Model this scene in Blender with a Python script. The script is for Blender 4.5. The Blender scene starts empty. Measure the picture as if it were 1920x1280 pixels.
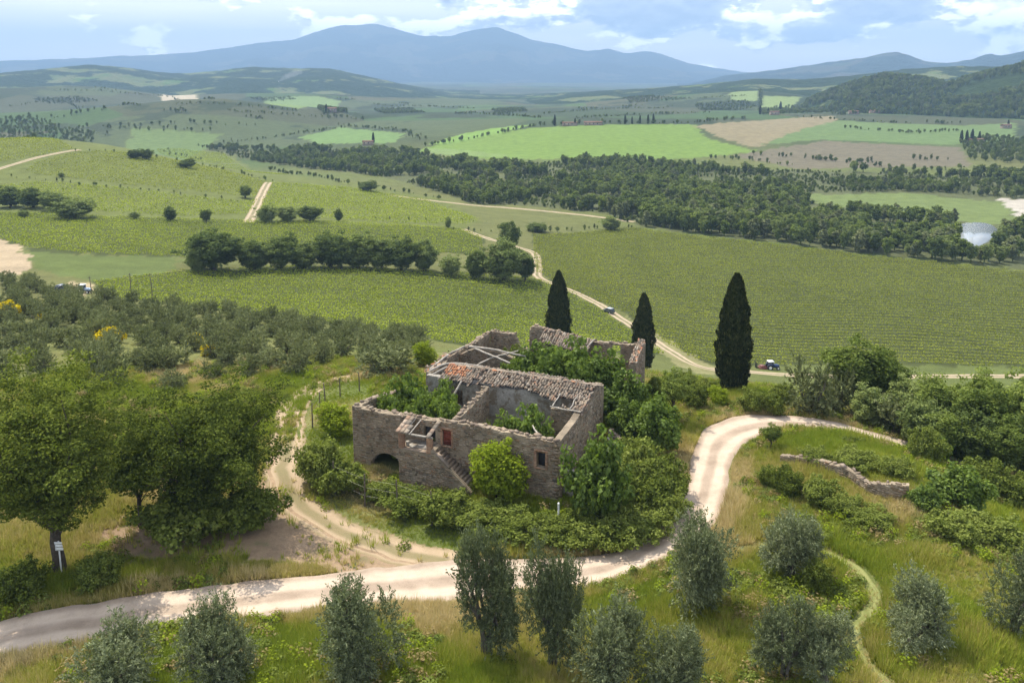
import bpy, math, random
import numpy as np
from mathutils import Vector

# ------------------------------------------------------------------ scene
scene = bpy.context.scene
COL = scene.collection
PI = math.pi

# camera: a drone 38 m above the yard of the ruin, tilted down, with the frame shifted so that uprights stay upright
F_PX, CAM_H = 1520.0, 38.135
TILT = math.radians(9.6)
Y0_PX = 140.0 + F_PX * math.tan(TILT)        # the lens is shifted: optical axis above the middle of the frame
cam_data = bpy.data.cameras.new('camera')
cam_data.sensor_width = 36.0
cam_data.lens = 36.0 * F_PX / 1920.0
cam_data.shift_y = -(640.0 - Y0_PX) / 1920.0
cam_data.clip_start = 0.5
cam_data.clip_end = 60000.0
cam = bpy.data.objects.new('camera', cam_data)
COL.objects.link(cam)
cam.location = (0, 0, CAM_H)
cam.rotation_euler = (PI / 2 - TILT, 0, 0)
scene.camera = cam

# sun and sky
SUN_EL = math.radians(57)
SUN_AZ = math.atan2(-0.62, 0.78)          # measured from +Y towards +X: behind the ruin, to the left
sun_dir = Vector((math.sin(SUN_AZ) * math.cos(SUN_EL), math.cos(SUN_AZ) * math.cos(SUN_EL), math.sin(SUN_EL)))
sun_data = bpy.data.lights.new('sun', 'SUN')
sun_data.energy = 5.0
sun_data.angle = math.radians(0.55)
sun_data.color = (1.0, 0.93, 0.80)
sun = bpy.data.objects.new('sun', sun_data)
COL.objects.link(sun)
sun.rotation_euler = (-sun_dir).to_track_quat('-Z', 'Y').to_euler()
sun.location = (-60, 80, 120)

vs = scene.view_settings
vs.view_transform = 'Standard'
vs.look = 'None'
vs.gamma = 1.0
vs.exposure = 0.52
vs.use_curve_mapping = False
cy = scene.cycles
cy.use_denoising = True
try:
    cy.denoiser = 'OPENIMAGEDENOISE'
    cy.denoising_input_passes = 'RGB_ALBEDO_NORMAL'
    cy.denoising_prefilter = 'ACCURATE'
except Exception:
    pass
cy.max_bounces = 6
cy.diffuse_bounces = 4
cy.glossy_bounces = 2
cy.transmission_bounces = 3
cy.volume_bounces = 0
cy.transparent_max_bounces = 6
cy.use_adaptive_sampling = True
cy.adaptive_threshold = 0.015
cy.caustics_reflective = False
cy.caustics_refractive = False


class NT:
    """small helper around a node tree"""
    def __init__(self, tree):
        self.t = tree
        self.n = tree.nodes
        self.l = tree.links

    def new(self, typ, **kw):
        nd = self.n.new(typ)
        for k, v in kw.items():
            setattr(nd, k, v)
        return nd

    def link(self, a, b):
        self.l.new(a, b)

    def put(self, sock, v):
        if hasattr(v, 'is_linked') or isinstance(v, bpy.types.NodeSocket):
            self.l.new(v, sock)
        else:
            sock.default_value = v

    def math(self, op, a, b=0.0, c=None, clamp=False):
        nd = self.new('ShaderNodeMath', operation=op)
        nd.use_clamp = clamp
        self.put(nd.inputs[0], a)
        self.put(nd.inputs[1], b)
        if c is not None:
            self.put(nd.inputs[2], c)
        return nd.outputs[0]

    def noise(self, vec, scale, detail=4.0, rough=0.55, dist=0.0):
        nd = self.new('ShaderNodeTexNoise')
        if vec is not None:
            self.link(vec, nd.inputs['Vector'])
        nd.inputs['Scale'].default_value = scale
        nd.inputs['Detail'].default_value = detail
        nd.inputs['Roughness'].default_value = rough
        nd.inputs['Distortion'].default_value = dist
        return nd.outputs['Fac']

    def ramp(self, fac, stops, interp='LINEAR'):
        nd = self.new('ShaderNodeValToRGB')
        self.link(fac, nd.inputs[0])
        cr = nd.color_ramp
        cr.interpolation = interp
        while len(cr.elements) < len(stops):
            cr.elements.new(0.5)
        for e, (p, c) in zip(cr.elements, stops):
            e.position = p
            e.color = (c[0], c[1], c[2], 1.0)
        return nd.outputs[0]

    def mix(self, fac, a, b, blend='MIX'):
        nd = self.new('ShaderNodeMix', data_type='RGBA', blend_type=blend)
        self.put(nd.inputs['Factor'], fac)
        for s, v in ((nd.inputs[6], a), (nd.inputs[7], b)):
            if isinstance(v, tuple):
                s.default_value = (v[0], v[1], v[2], 1.0)
            else:
                self.put(s, v)
        return nd.outputs[2]

    def maprange(self, v, a, b, c=0.0, d=1.0, smooth=True):
        nd = self.new('ShaderNodeMapRange')
        nd.interpolation_type = 'SMOOTHSTEP' if smooth else 'LINEAR'
        self.put(nd.inputs[0], v)
        for i, x in enumerate((a, b, c, d)):
            self.put(nd.inputs[1 + i], x)
        return nd.outputs[0]


def build_world():
    w = bpy.data.worlds.new('World')
    scene.world = w
    w.use_nodes = True
    t = NT(w.node_tree)
    t.n.clear()
    out = t.new('ShaderNodeOutputWorld')
    bg = t.new('ShaderNodeBackground')
    sky = t.new('ShaderNodeTexSky', sky_type='NISHITA')
    sky.sun_disc = False
    sky.sun_elevation = SUN_EL
    sky.sun_rotation = SUN_AZ
    sky.altitude = 300.0
    sky.air_density = 1.0
    sky.dust_density = 0.35
    sky.ozone_density = 3.0
    # cumulus: fractal noise over azimuth and elevation, lit from above, the same all round the sky
    tc = t.new('ShaderNodeTexCoord')
    sep = t.new('ShaderNodeSeparateXYZ')
    t.link(tc.outputs['Generated'], sep.inputs[0])
    x, y, z = sep.outputs
    az = t.math('ARCTAN2', x, y)
    el = t.math('ARCSINE', z)

    def field(de, scl=1.0):
        v = t.new('ShaderNodeCombineXYZ')
        t.put(v.inputs[0], t.math('MULTIPLY', az, 6.0 * scl))
        t.put(v.inputs[1], t.math('MULTIPLY', t.math('ADD', el, de), 12.5 * scl))
        v.inputs[2].default_value = 4.35
        return t.noise(v.outputs[0], 1.55, 6.0, 0.55, 0.0)
    d0 = field(0.0)
    d1 = field(0.009)
    # coverage grows with elevation: a clear band along the horizon, a loose deck above it
    azshift = t.math('MULTIPLY', t.math('SINE', t.math('ADD', t.math('MULTIPLY', az, 2.1), 0.05)), 0.085)
    lift = t.maprange(t.math('ADD', el, 0.0), 0.012, 0.070, -0.11, 0.075)
    cov = t.math('ADD', t.math('ADD', d0, lift), azshift)
    mask = t.maprange(cov, 0.505, 0.572)
    shade = t.math('ADD', t.math('MULTIPLY', t.math('SUBTRACT', d0, d1), 9.0), 0.62)
    thick = t.maprange(cov, 0.56, 0.70, 1.0, 0.25)
    lit = t.math('MULTIPLY', shade, thick, clamp=True)
    ccol = t.ramp(lit, [(0.0, (3.6, 4.6, 6.4)), (0.40, (7.4, 8.2, 9.6)), (0.78, (26.0, 25.2, 24.2))])
    # high thin veil
    vv = t.new('ShaderNodeCombineXYZ')
    t.put(vv.inputs[0], t.math('MULTIPLY', az, 2.0))
    t.put(vv.inputs[1], t.math('MULTIPLY', el, 26.0))
    veil = t.math('MULTIPLY', t.maprange(t.noise(vv.outputs[0], 1.3, 2.0, 0.6), 0.30, 0.72, 0.7, 1.0), t.maprange(el, 0.0, 0.40, 1.0, 0.10))
    base = t.mix(veil, sky.outputs[0], (16.5, 15.4, 14.8))
    fin = t.mix(t.math('MULTIPLY', mask, 0.92), base, ccol)
    t.link(fin, bg.inputs[0])
    bg.inputs[1].default_value = 0.108
    t.link(bg.outputs[0], out.inputs[0])


build_world()

# ------------------------------------------------------------------ helpers
rng = np.random.default_rng(11)
CT, ST = math.cos(TILT), math.sin(TILT)


def ray(px, py):
    u = (px - 960.0) / F_PX
    v = (Y0_PX - py) / F_PX
    return np.array([u, CT + v * ST, -ST + v * CT])


def norm(a):
    return a / np.maximum(np.linalg.norm(a, axis=-1, keepdims=True), 1e-9)


def mesh_np(name, V, F, smooth=False):
    """V (n,3), F: array (m,k) or list of arrays of different k"""
    me = bpy.data.meshes.new(name)
    V = np.asarray(V, np.float32)
    Fs = F if isinstance(F, list) else [F]
    Fs = [np.asarray(f, np.int32) for f in Fs if len(f)]
    me.vertices.add(len(V))
    me.vertices.foreach_set('co', V.ravel())
    nl = sum(f.size for f in Fs)
    npol = sum(len(f) for f in Fs)
    me.loops.add(nl)
    me.polygons.add(npol)
    me.loops.foreach_set('vertex_index', np.concatenate([f.ravel() for f in Fs]))
    tot = np.concatenate([np.full(len(f), f.shape[1], np.int32) for f in Fs])
    start = np.concatenate([[0], np.cumsum(tot)[:-1]]).astype(np.int32)
    me.polygons.foreach_set('loop_start', start)
    me.polygons.foreach_set('loop_total', tot)
    if smooth:
        me.polygons.foreach_set('use_smooth', np.ones(npol, bool))
    me.update(calc_edges=True)
    return me


def obj(name, me, mat=None, parent=None, loc=None, rot=None, scl=None):
    o = bpy.data.objects.new(name, me)
    COL.objects.link(o)
    if mat is not None and len(me.materials) == 0:
        me.materials.append(mat)
    if parent is not None:
        o.parent = parent
    if loc is not None:
        o.location = loc
    if rot is not None:
        o.rotation_euler = rot
    if scl is not None:
        o.scale = scl
    return o


def tag(o, label=None, cat=None, group=None, kind=None):
    if label:
        o['label'] = label
    if cat:
        o['category'] = cat
    if group:
        o['group'] = group
    if kind:
        o['kind'] = kind
    return o


def thing(name, label, cat, loc=(0, 0, 0), rotz=0.0, group=None, scl=None):
    o = bpy.data.objects.new(name, None)
    COL.objects.link(o)
    o.empty_display_size = 0.3
    o.location = loc
    o.rotation_euler = (0, 0, rotz)
    if scl is not None:
        o.scale = scl
    return tag(o, label, cat, group)


class Geo:
    """collects quads and tris into one mesh"""
    def __init__(self):
        self.v, self.f, self.n = [], {3: [], 4: []}, 0

    def add(self, V, F):
        V = np.asarray(V, float)
        F = np.asarray(F, int)
        self.v.append(V)
        self.f[F.shape[1]].append(F + self.n)
        self.n += len(V)

    def hexa(self, c8):
        """8 corners: bottom ring 0-3, top ring 4-7"""
        self.add(c8, [[3, 2, 1, 0], [4, 5, 6, 7], [0, 1, 5, 4], [1, 2, 6, 5], [2, 3, 7, 6], [3, 0, 4, 7]])

    def box(self, lo, hi):
        x0, y0, z0 = lo
        x1, y1, z1 = hi
        self.hexa([(x0, y0, z0), (x1, y0, z0), (x1, y1, z0), (x0, y1, z0), (x0, y0, z1), (x1, y0, z1), (x1, y1, z1), (x0, y1, z1)])

    def tube(self, path, radii, k=6, cap=True):
        P = np.asarray(path, float)
        m = len(P)
        R = np.broadcast_to(np.asarray(radii, float), (m,))
        T = norm(np.gradient(P, axis=0))
        ref = np.array([0.31, 0.95, 0.08])
        A = norm(np.cross(T, ref))
        B = np.cross(T, A)
        an = np.arange(k) * 2 * PI / k
        V = P[:, None, :] + R[:, None, None] * (np.cos(an)[None, :, None] * A[:, None, :] + np.sin(an)[None, :, None] * B[:, None, :])
        V = V.reshape(-1, 3)
        i = np.arange(m - 1)[:, None] * k
        j = np.arange(k)[None, :]
        j2 = (j + 1) % k
        F = np.stack([i + j, i + j2, i + k + j2, i + k + j], -1).reshape(-1, 4)
        base = self.n
        self.add(V, F)
        if cap:
            for ring, P0 in ((0, P[0]), (m - 1, P[-1])):
                idx = np.arange(k) + ring * k
                c = np.vstack([V[idx], P0[None]])
                self.add(c, [[a, (a + 1) % k, k] for a in range(k)])

    def disc(self, c, axis, r, h, k=14):
        """a wheel-like cylinder centred on c"""
        a = norm(np.asarray(axis, float))
        c = np.asarray(c, float)
        self.tube([c - a * h / 2, c + a * h / 2], [r, r], k)

    def mesh(self, name, smooth=False):
        V = np.vstack(self.v)
        Fs = [np.vstack(self.f[k]) for k in (3, 4) if self.f[k]]
        return mesh_np(name, V, Fs, smooth)


# ------------------------------------------------------------------ materials
MATS = {}


def base_mat(name):
    m = bpy.data.materials.new(name)
    m.use_nodes = True
    t = NT(m.node_tree)
    t.n.clear()
    out = t.new('ShaderNodeOutputMaterial')
    MATS[name] = m
    return m, t, out


def plain(name, col, rough=0.8, metal=0.0, spec=0.3, vary=0.25, scale=6.0, coords='Object', bump=0.0):
    m, t, out = base_mat(name)
    p = t.new('ShaderNodeBsdfPrincipled')
    tc = t.new('ShaderNodeTexCoord')
    nz = t.noise(tc.outputs[coords], scale, 5.0)
    lo = tuple(c * (1 - vary) for c in col)
    hi = tuple(min(1, c * (1 + vary)) for c in col)
    t.link(t.ramp(nz, [(0.3, lo), (0.7, hi)]), p.inputs['Base Color'])
    p.inputs['Roughness'].default_value = rough
    p.inputs['Metallic'].default_value = metal
    p.inputs['Specular IOR Level'].default_value = spec
    if bump:
        b = t.new('ShaderNodeBump')
        b.inputs['Strength'].default_value = bump
        b.inputs['Distance'].default_value = 0.05
        t.link(t.noise(tc.outputs[coords], scale * 4, 5.0), b.inputs['Height'])
        t.link(b.outputs[0], p.inputs['Normal'])
    t.link(p.outputs[0], out.inputs[0])
    return m


def leaf_mat(name, c0, c1, c2, trans=0.28, gloss=0.0, rough=0.45, objvar=0.35, clump=0.35):
    """foliage: dark, mid and light leaf colours, each leaf its own, thin enough to let light through"""
    m, t, out = base_mat(name)
    geo = t.new('ShaderNodeNewGeometry')
    oi = t.new('ShaderNodeObjectInfo')
    tc = t.new('ShaderNodeTexCoord')
    nz = t.noise(tc.outputs['Object'], clump, 3.0)
    f = t.math('ADD', t.math('MULTIPLY', geo.outputs['Random Per Island'], 0.6), t.math('MULTIPLY', nz, 0.7))
    f = t.math('ADD', f, t.math('MULTIPLY', t.math('SUBTRACT', oi.outputs['Random'], 0.5), objvar))
    f = t.math('SUBTRACT', f, 0.15, clamp=True)
    colr = t.ramp(f, [(0.1, c0), (0.5, c1), (0.95, c2)])
    d = t.new('ShaderNodeBsdfDiffuse')
    tr = t.new('ShaderNodeBsdfTranslucent')
    t.link(colr, d.inputs[0])
    t.link(t.mix(1.0, colr, (1.15, 1.2, 0.6), 'MULTIPLY'), tr.inputs[0])
    ms = t.new('ShaderNodeMixShader')
    ms.inputs[0].default_value = trans
    t.link(d.outputs[0], ms.inputs[1])
    t.link(tr.outputs[0], ms.inputs[2])
    res = ms.outputs[0]
    if gloss > 0:
        g = t.new('ShaderNodeBsdfGlossy')
        g.inputs['Roughness'].default_value = rough
        g.inputs[0].default_value = (0.9, 0.95, 0.9, 1)
        m2 = t.new('ShaderNodeMixShader')
        m2.inputs[0].default_value = gloss
        t.link(res, m2.inputs[1])
        t.link(g.outputs[0], m2.inputs[2])
        res = m2.outputs[0]
    t.link(res, out.inputs[0])
    return m


M_OAK = leaf_mat('oak_leaf', (0.042, 0.060, 0.012), (0.105, 0.135, 0.026), (0.215, 0.250, 0.048), 0.34)
M_OLIVE = leaf_mat('olive_leaf', (0.085, 0.104, 0.048), (0.160, 0.186, 0.092), (0.270, 0.298, 0.165), 0.22, 0.01, 0.5)
M_OLIVE_FAR = leaf_mat('olive_leaf_grove', (0.105, 0.122, 0.052), (0.175, 0.195, 0.088), (0.265, 0.285, 0.140), 0.22, 0.0, 0.5)
M_CYP = leaf_mat('cypress_needle', (0.018, 0.026, 0.010), (0.042, 0.054, 0.018), (0.105, 0.105, 0.036), 0.1, 0.0, 0.5, 0.1, 1.6)
M_FIG = leaf_mat('fig_leaf', (0.068, 0.108, 0.016), (0.130, 0.190, 0.030), (0.215, 0.285, 0.052), 0.38, 0.012, 0.5, 0.25, 0.5)
M_BRAM = leaf_mat('bramble_leaf', (0.080, 0.105, 0.020), (0.155, 0.192, 0.038), (0.262, 0.295, 0.078), 0.32, 0.0, 0.45, 0.4, 0.5)
M_LIME = leaf_mat('acacia_leaf', (0.120, 0.165, 0.014), (0.225, 0.285, 0.024), (0.340, 0.400, 0.040), 0.42, 0.0, 0.5, 0.1, 0.6)
M_ASH = leaf_mat('ash_leaf', (0.080, 0.112, 0.026), (0.150, 0.196, 0.045), (0.245, 0.292, 0.074), 0.36, 0.0, 0.5, 0.5, 0.3)
M_WOOD = leaf_mat('wood_leaf', (0.085, 0.115, 0.036), (0.150, 0.192, 0.060), (0.245, 0.285, 0.098), 0.30, 0.0, 0.5, 0.9, 0.2)
M_VINE = leaf_mat('vine_leaf', (0.170, 0.205, 0.022), (0.315, 0.368, 0.042), (0.445, 0.495, 0.066), 0.34, 0.0, 0.5, 0.12, 0.05)
M_VINE_R = leaf_mat('vine_leaf_valley', (0.165, 0.190, 0.022), (0.300, 0.330, 0.042), (0.415, 0.440, 0.064), 0.32, 0.0, 0.5, 0.12, 0.05)
M_BROOM = leaf_mat('broom_flower', (0.30, 0.26, 0.01), (0.62, 0.48, 0.01), (0.75, 0.60, 0.02), 0.2, 0.0, 0.5, 0.2, 0.8)
M_STRAW = leaf_mat('straw', (0.16, 0.12, 0.05), (0.28, 0.22, 0.10), (0.40, 0.33, 0.16), 0.3, 0.0, 0.5, 0.2, 0.8)
M_BARK = plain('bark', (0.075, 0.060, 0.045), 0.95, vary=0.45, scale=4.0, bump=0.6)
M_BARK_O = plain('olive_bark', (0.12, 0.105, 0.085), 0.95, vary=0.45, scale=5.0, bump=0.6)
M_POST = plain('weathered_post', (0.13, 0.105, 0.08), 0.9, vary=0.4, scale=5.0, bump=0.4)
M_TIMBER = plain('weathered_timber', (0.30, 0.27, 0.23), 0.85, vary=0.35, scale=4.0, bump=0.5)
M_WIRE = plain('fence_wire', (0.25, 0.24, 0.22), 0.5, 0.6, vary=0.1)
# ------------------------------------------------------------------ terrain
CP = []


def cz(px, py, z):
    d = ray(px, py)
    k = (z - CAM_H) / d[2]
    CP.append((d[0] * k, d[1] * k, z))


def cr(px, r, z):
    u = (px - 960.0) / F_PX
    a = math.atan2(u, 0.98)
    CP.append((r * math.sin(a), r * math.cos(a), z))


for p in [
    # slope below the camera and the road
    (0, 1280, 1.5), (480, 1280, 3.5), (960, 1280, 4.5), (1440, 1280, 4.5), (1920, 1280, 4.5),
    (0, 1200, 0), (300, 1145, 0), (700, 1100, 0), (960, 1085, 0), (1150, 1065, 0), (1300, 960, 0.1), (1340, 900, 0.2), (1380, 810, 0), (1480, 788, -0.4),
    (700, 1190, 2.0), (1200, 1160, 2.2), (300, 1230, 1.6),
    # yard
    (662, 880, -0.5), (850, 910, 0), (1050, 942, 0), (1200, 940, 0), (940, 1020, 0), (110, 1075, 0.3), (420, 985, 0.3), (560, 900, 0), (0, 1000, 0.3), (250, 900, 0),
    (600, 760, -1.0), (680, 705, -2), (560, 715, -2.5), (300, 715, -3), (0, 715, -3), (850, 760, -0.5), (1000, 720, -1), (1190, 735, -1), (1280, 760, -1), (1370, 732, -2.2),
    # mound with the retaining wall
    (1450, 870, 0.8), (1600, 862, 3.0), (1600, 925, 1.2), (1700, 905, 2.6), (1500, 1000, 1.5), (1700, 1050, 2.2), (1850, 960, 1.2), (1480, 1085, 2.4), (1700, 1225, 3.6), (1900, 1150, 3.2),
    (1640, 822, -1.0), (1760, 850, -2.0), (1850, 890, -2.5), (1920, 925, -2.8), (1580, 770, -3), (1480, 745, -3), (1740, 800, -3.5), (1900, 860, -4.5), (1440, 738, -3),
    # olive grove slope
    (100, 620, -9), (400, 610, -14), (700, 640, -13), (850, 642, -20), (0, 560, -15), (760, 665, -8), (250, 660, -6), (520, 650, -8),
    (1000, 660, -22), (1150, 650, -30),
    # vineyards on the slope and valley floor
    (118, 545, -20), (300, 530, -23), (600, 510, -29), (350, 500, -25), (1000, 540, -35), (1000, 600, -32), (700, 590, -24), (500, 570, -22),
    (0, 470, -20), (0, 400, -26), (250, 410, -28), (600, 410, -33), (900, 420, -40), (480, 370, -32), (0, 330, -23), (0, 268, -18), (200, 274, -20), (300, 290, -25),
    (480, 330, -33), (640, 350, -39), (800, 370, -44),
    (1250, 640, -38), (1420, 700, -39), (1600, 692, -41), (1920, 692, -43), (1100, 430, -46), (1440, 450, -46), (1800, 480, -46), (1920, 505, -46),
    (1000, 350, -48), (1500, 350, -48), (1900, 400, -48), (1200, 560, -41), (1600, 560, -44),
    # beyond the river wood
    (900, 290, -46), (1100, 237, -31), (1350, 285, -45), (1900, 300, -44), (1500, 230, -32), (1800, 205, -40), (1250, 205, -45), (700, 240, -46), (300, 230, -46), (300, 190, -55),
    (0, 190, -52), (600, 196, -58), (900, 195, -55), (1900, 250, -38),
]:
    cz(*p)
for p in [(100, 860, -53), (400, 800, -53), (650, 740, -50), (500, 3200, -62), (960, 3500, -62), (1500, 3000, -62), (0, 3200, -62), (1900, 3000, -62), (-100, 860, -45), (2000, 300, -46),
          (-300, 50, 0), (2200, 50, 2), (-300, 120, -10), (2250, 110, -20), (-300, 300, -25), (2250, 600, -48), (-300, 1500, -35), (2250, 1500, -30)]:
    cr(*p)
CP += [(0, 12, 6.5), (-14, 12, 5), (14, 12, 7), (0, 2, 8), (-30, 15, 1.5), (30, 15, 7)]
CP = np.array(CP)
PAD = None


def polar(x, y):
    r = np.sqrt(x * x + y * y)
    r = np.maximum(r, 3.0)
    a = np.arctan2(x, y)
    return a, r


def feat(x, y):
    a, r = polar(x, y)
    a = np.clip(a, -0.95, 0.95)
    return np.stack([a / 0.25, np.log(r) / 0.42], -1)


FP = feat(CP[:, 0], CP[:, 1])
CC = 0.12


def kern(A, B):
    d2 = ((A[:, None, :] - B[None, :, :]) ** 2).sum(-1)
    return np.sqrt(d2 + CC)


_n = len(FP)
_K = kern(FP, FP) - 0.02 * np.eye(_n)
_P = np.hstack([np.ones((_n, 1)), FP])
_A = np.block([[_K, _P], [_P.T, np.zeros((3, 3))]])
_W = np.linalg.solve(_A, np.concatenate([CP[:, 2], np.zeros(3)]))


def vnoise(x, y, scale, seed=0):
    """cheap smooth value noise"""
    x = x / scale + seed * 17.3
    y = y / scale + seed * 9.1
    xi, yi = np.floor(x).astype(np.int64), np.floor(y).astype(np.int64)
    fx, fy = x - xi, y - yi
    fx = fx * fx * (3 - 2 * fx)
    fy = fy * fy * (3 - 2 * fy)

    def h(i, j):
        n = (i * 374761393 + j * 668265263 + seed * 1274126177) & 0x7fffffff
        n = ((n ^ (n >> 13)) * 1274126177) & 0x7fffffff
        return ((n ^ (n >> 16)) & 0xffff) / 65535.0
    a, b, c, d = h(xi, yi), h(xi + 1, yi), h(xi, yi + 1), h(xi + 1, yi + 1)
    return (a * (1 - fx) + b * fx) * (1 - fy) + (c * (1 - fx) + d * fx) * fy - 0.5


ROLL = []


def add_roll(R, depth, zb, crest):
    cp = []
    for px, py in crest:
        d = ray(px, py)
        cp.append((math.atan2(d[0], d[1]), CAM_H + d[2] / math.hypot(d[0], d[1]) * R))
    cp = np.array(cp)
    ROLL.append((R, depth, zb, cp[:, 0], cp[:, 1]))


# rolling field hills in the middle distance
add_roll(1500, 420, -62, [(-500, 215), (-200, 212), (0, 216), (120, 208), (240, 200), (330, 190), (420, 188), (500, 194), (600, 206), (700, 218), (800, 226), (900, 236), (960, 246)])
add_roll(2500, 700, -66, [(-500, 165), (-200, 168), (0, 165), (110, 162), (190, 163), (250, 171), (320, 182), (420, 178), (540, 176), (640, 180), (740, 186), (840, 188), (960, 192), (1050, 198)])
add_roll(2100, 620, -64, [(900, 215), (960, 206), (1060, 198), (1150, 190), (1230, 182), (1330, 176), (1420, 172), (1500, 180), (1600, 190), (1750, 186), (1900, 178), (2100, 176)])


def hz(x, y):
    x = np.atleast_1d(np.asarray(x, float))
    y = np.atleast_1d(np.asarray(y, float))
    out = np.empty(x.shape)
    for s in range(0, len(x), 20000):
        xs, ys = x[s:s + 20000], y[s:s + 20000]
        F = feat(xs, ys)
        z = kern(F, FP) @ _W[:_n] + _W[_n] + F @ _W[_n + 1:]
        a, r = polar(xs, ys)
        far = np.clip((r - 2600) / 1500, 0, 1)
        far = far * far * (3 - 2 * far)
        zf = -62 + 50 * vnoise(xs, ys, 900, 3) + 18 * vnoise(xs, ys, 330, 4)
        mid = np.clip((r - 700) / 900, 0, 1) * (1 - far)
        z = z * (1 - far) + zf * far + mid * (16 * vnoise(xs, ys, 420, 5) + 5 * vnoise(xs, ys, 150, 6))
        for R0, dp, zb_, ca, cz_ in ROLL:
            wob = R0 * 0.05 * vnoise(xs, ys, R0 * 0.3, 7)
            q = (r + wob - R0) / dp
            fall = np.where(q < 0, np.clip(1 + q, 0, 1) ** 1.3, np.clip(1 - q * q, 0, 1))
            edge = np.clip((a - ca[0]) / 0.06, 0, 1) * np.clip((ca[-1] - a) / 0.06, 0, 1)
            hill_ = zb_ + (np.interp(a, ca, cz_) - zb_) * fall * edge + fall * 6 * vnoise(xs, ys, 120, 8)
            z = np.maximum(z, hill_)
        # behind the camera the ground levels out
        back = np.clip((np.abs(a) - 1.0) / 1.4, 0, 1)
        back = back * back * (3 - 2 * back)
        zb = 8.0 - 55 * np.clip(np.log(r / 30.0) / 2.6, 0, 1)
        z = z * (1 - back) + zb * back
        z = z + 0.25 * vnoise(xs, ys, 5.0, 1) * np.clip(r / 40, 0, 1) + np.clip(r / 150 - 1, 0, 1) * 0.8 * vnoise(xs, ys, 38, 2)
        out[s:s + 20000] = z
    return out


_TS = np.concatenate([np.linspace(20, 170, 380), np.geomspace(170.5, 6500, 620)])


def hit(px, py):
    """where the line of sight through a photograph pixel meets the terrain"""
    d = ray(px, py)
    hl = math.hypot(d[0], d[1])
    X = d[0] / hl * _TS
    Y = d[1] / hl * _TS
    Zr = CAM_H + d[2] / hl * _TS
    g = hz(X, Y)
    k = np.nonzero(Zr <= g)[0]
    if len(k) == 0:
        k = [len(_TS) - 1]
    i = max(k[0], 1)
    a0, a1 = Zr[i - 1] - g[i - 1], Zr[i] - g[i]
    w = a0 / (a0 - a1) if a0 != a1 else 0.5
    w = min(max(w, 0), 1)
    tt = _TS[i - 1] * (1 - w) + _TS[i] * w
    return np.array([d[0] / hl * tt, d[1] / hl * tt, CAM_H + d[2] / hl * tt])


def hits(pts):
    return np.array([hit(*p) for p in pts])


def inpoly(x, y, poly):
    inside = np.zeros(x.shape, bool)
    n = len(poly)
    j = n - 1
    for i in range(n):
        xi, yi, xj, yj = poly[i][0], poly[i][1], poly[j][0], poly[j][1]
        c = ((yi > y) != (yj > y)) & (x < (xj - xi) * (y - yi) / ((yj - yi) if yj != yi else 1e-9) + xi)
        inside ^= c
        j = i
    return inside


# the ground sheet: rings of vertices that widen with distance, all the way round
_a_view = np.linspace(-0.72, 0.72, 470)
_a_side = np.linspace(0.72, PI, 46)[1:]
ANG = np.concatenate([-_a_side[::-1][1:], _a_view, _a_side])        # one seam at PI
RAD = np.concatenate([[0.5, 5, 10, 14], np.geomspace(20, 180, 260), np.geomspace(180, 1500, 210)[1:], np.geomspace(1500, 3200, 110)[1:], np.geomspace(3200, 15000, 40)[1:]])
AA, RR = np.meshgrid(ANG, RAD)
GX, GY = RR * np.sin(AA), RR * np.cos(AA)
GZ = hz(GX.ravel(), GY.ravel()).reshape(GX.shape)
nr, na = GX.shape
VX, VY = GX.ravel(), GY.ravel()

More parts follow.
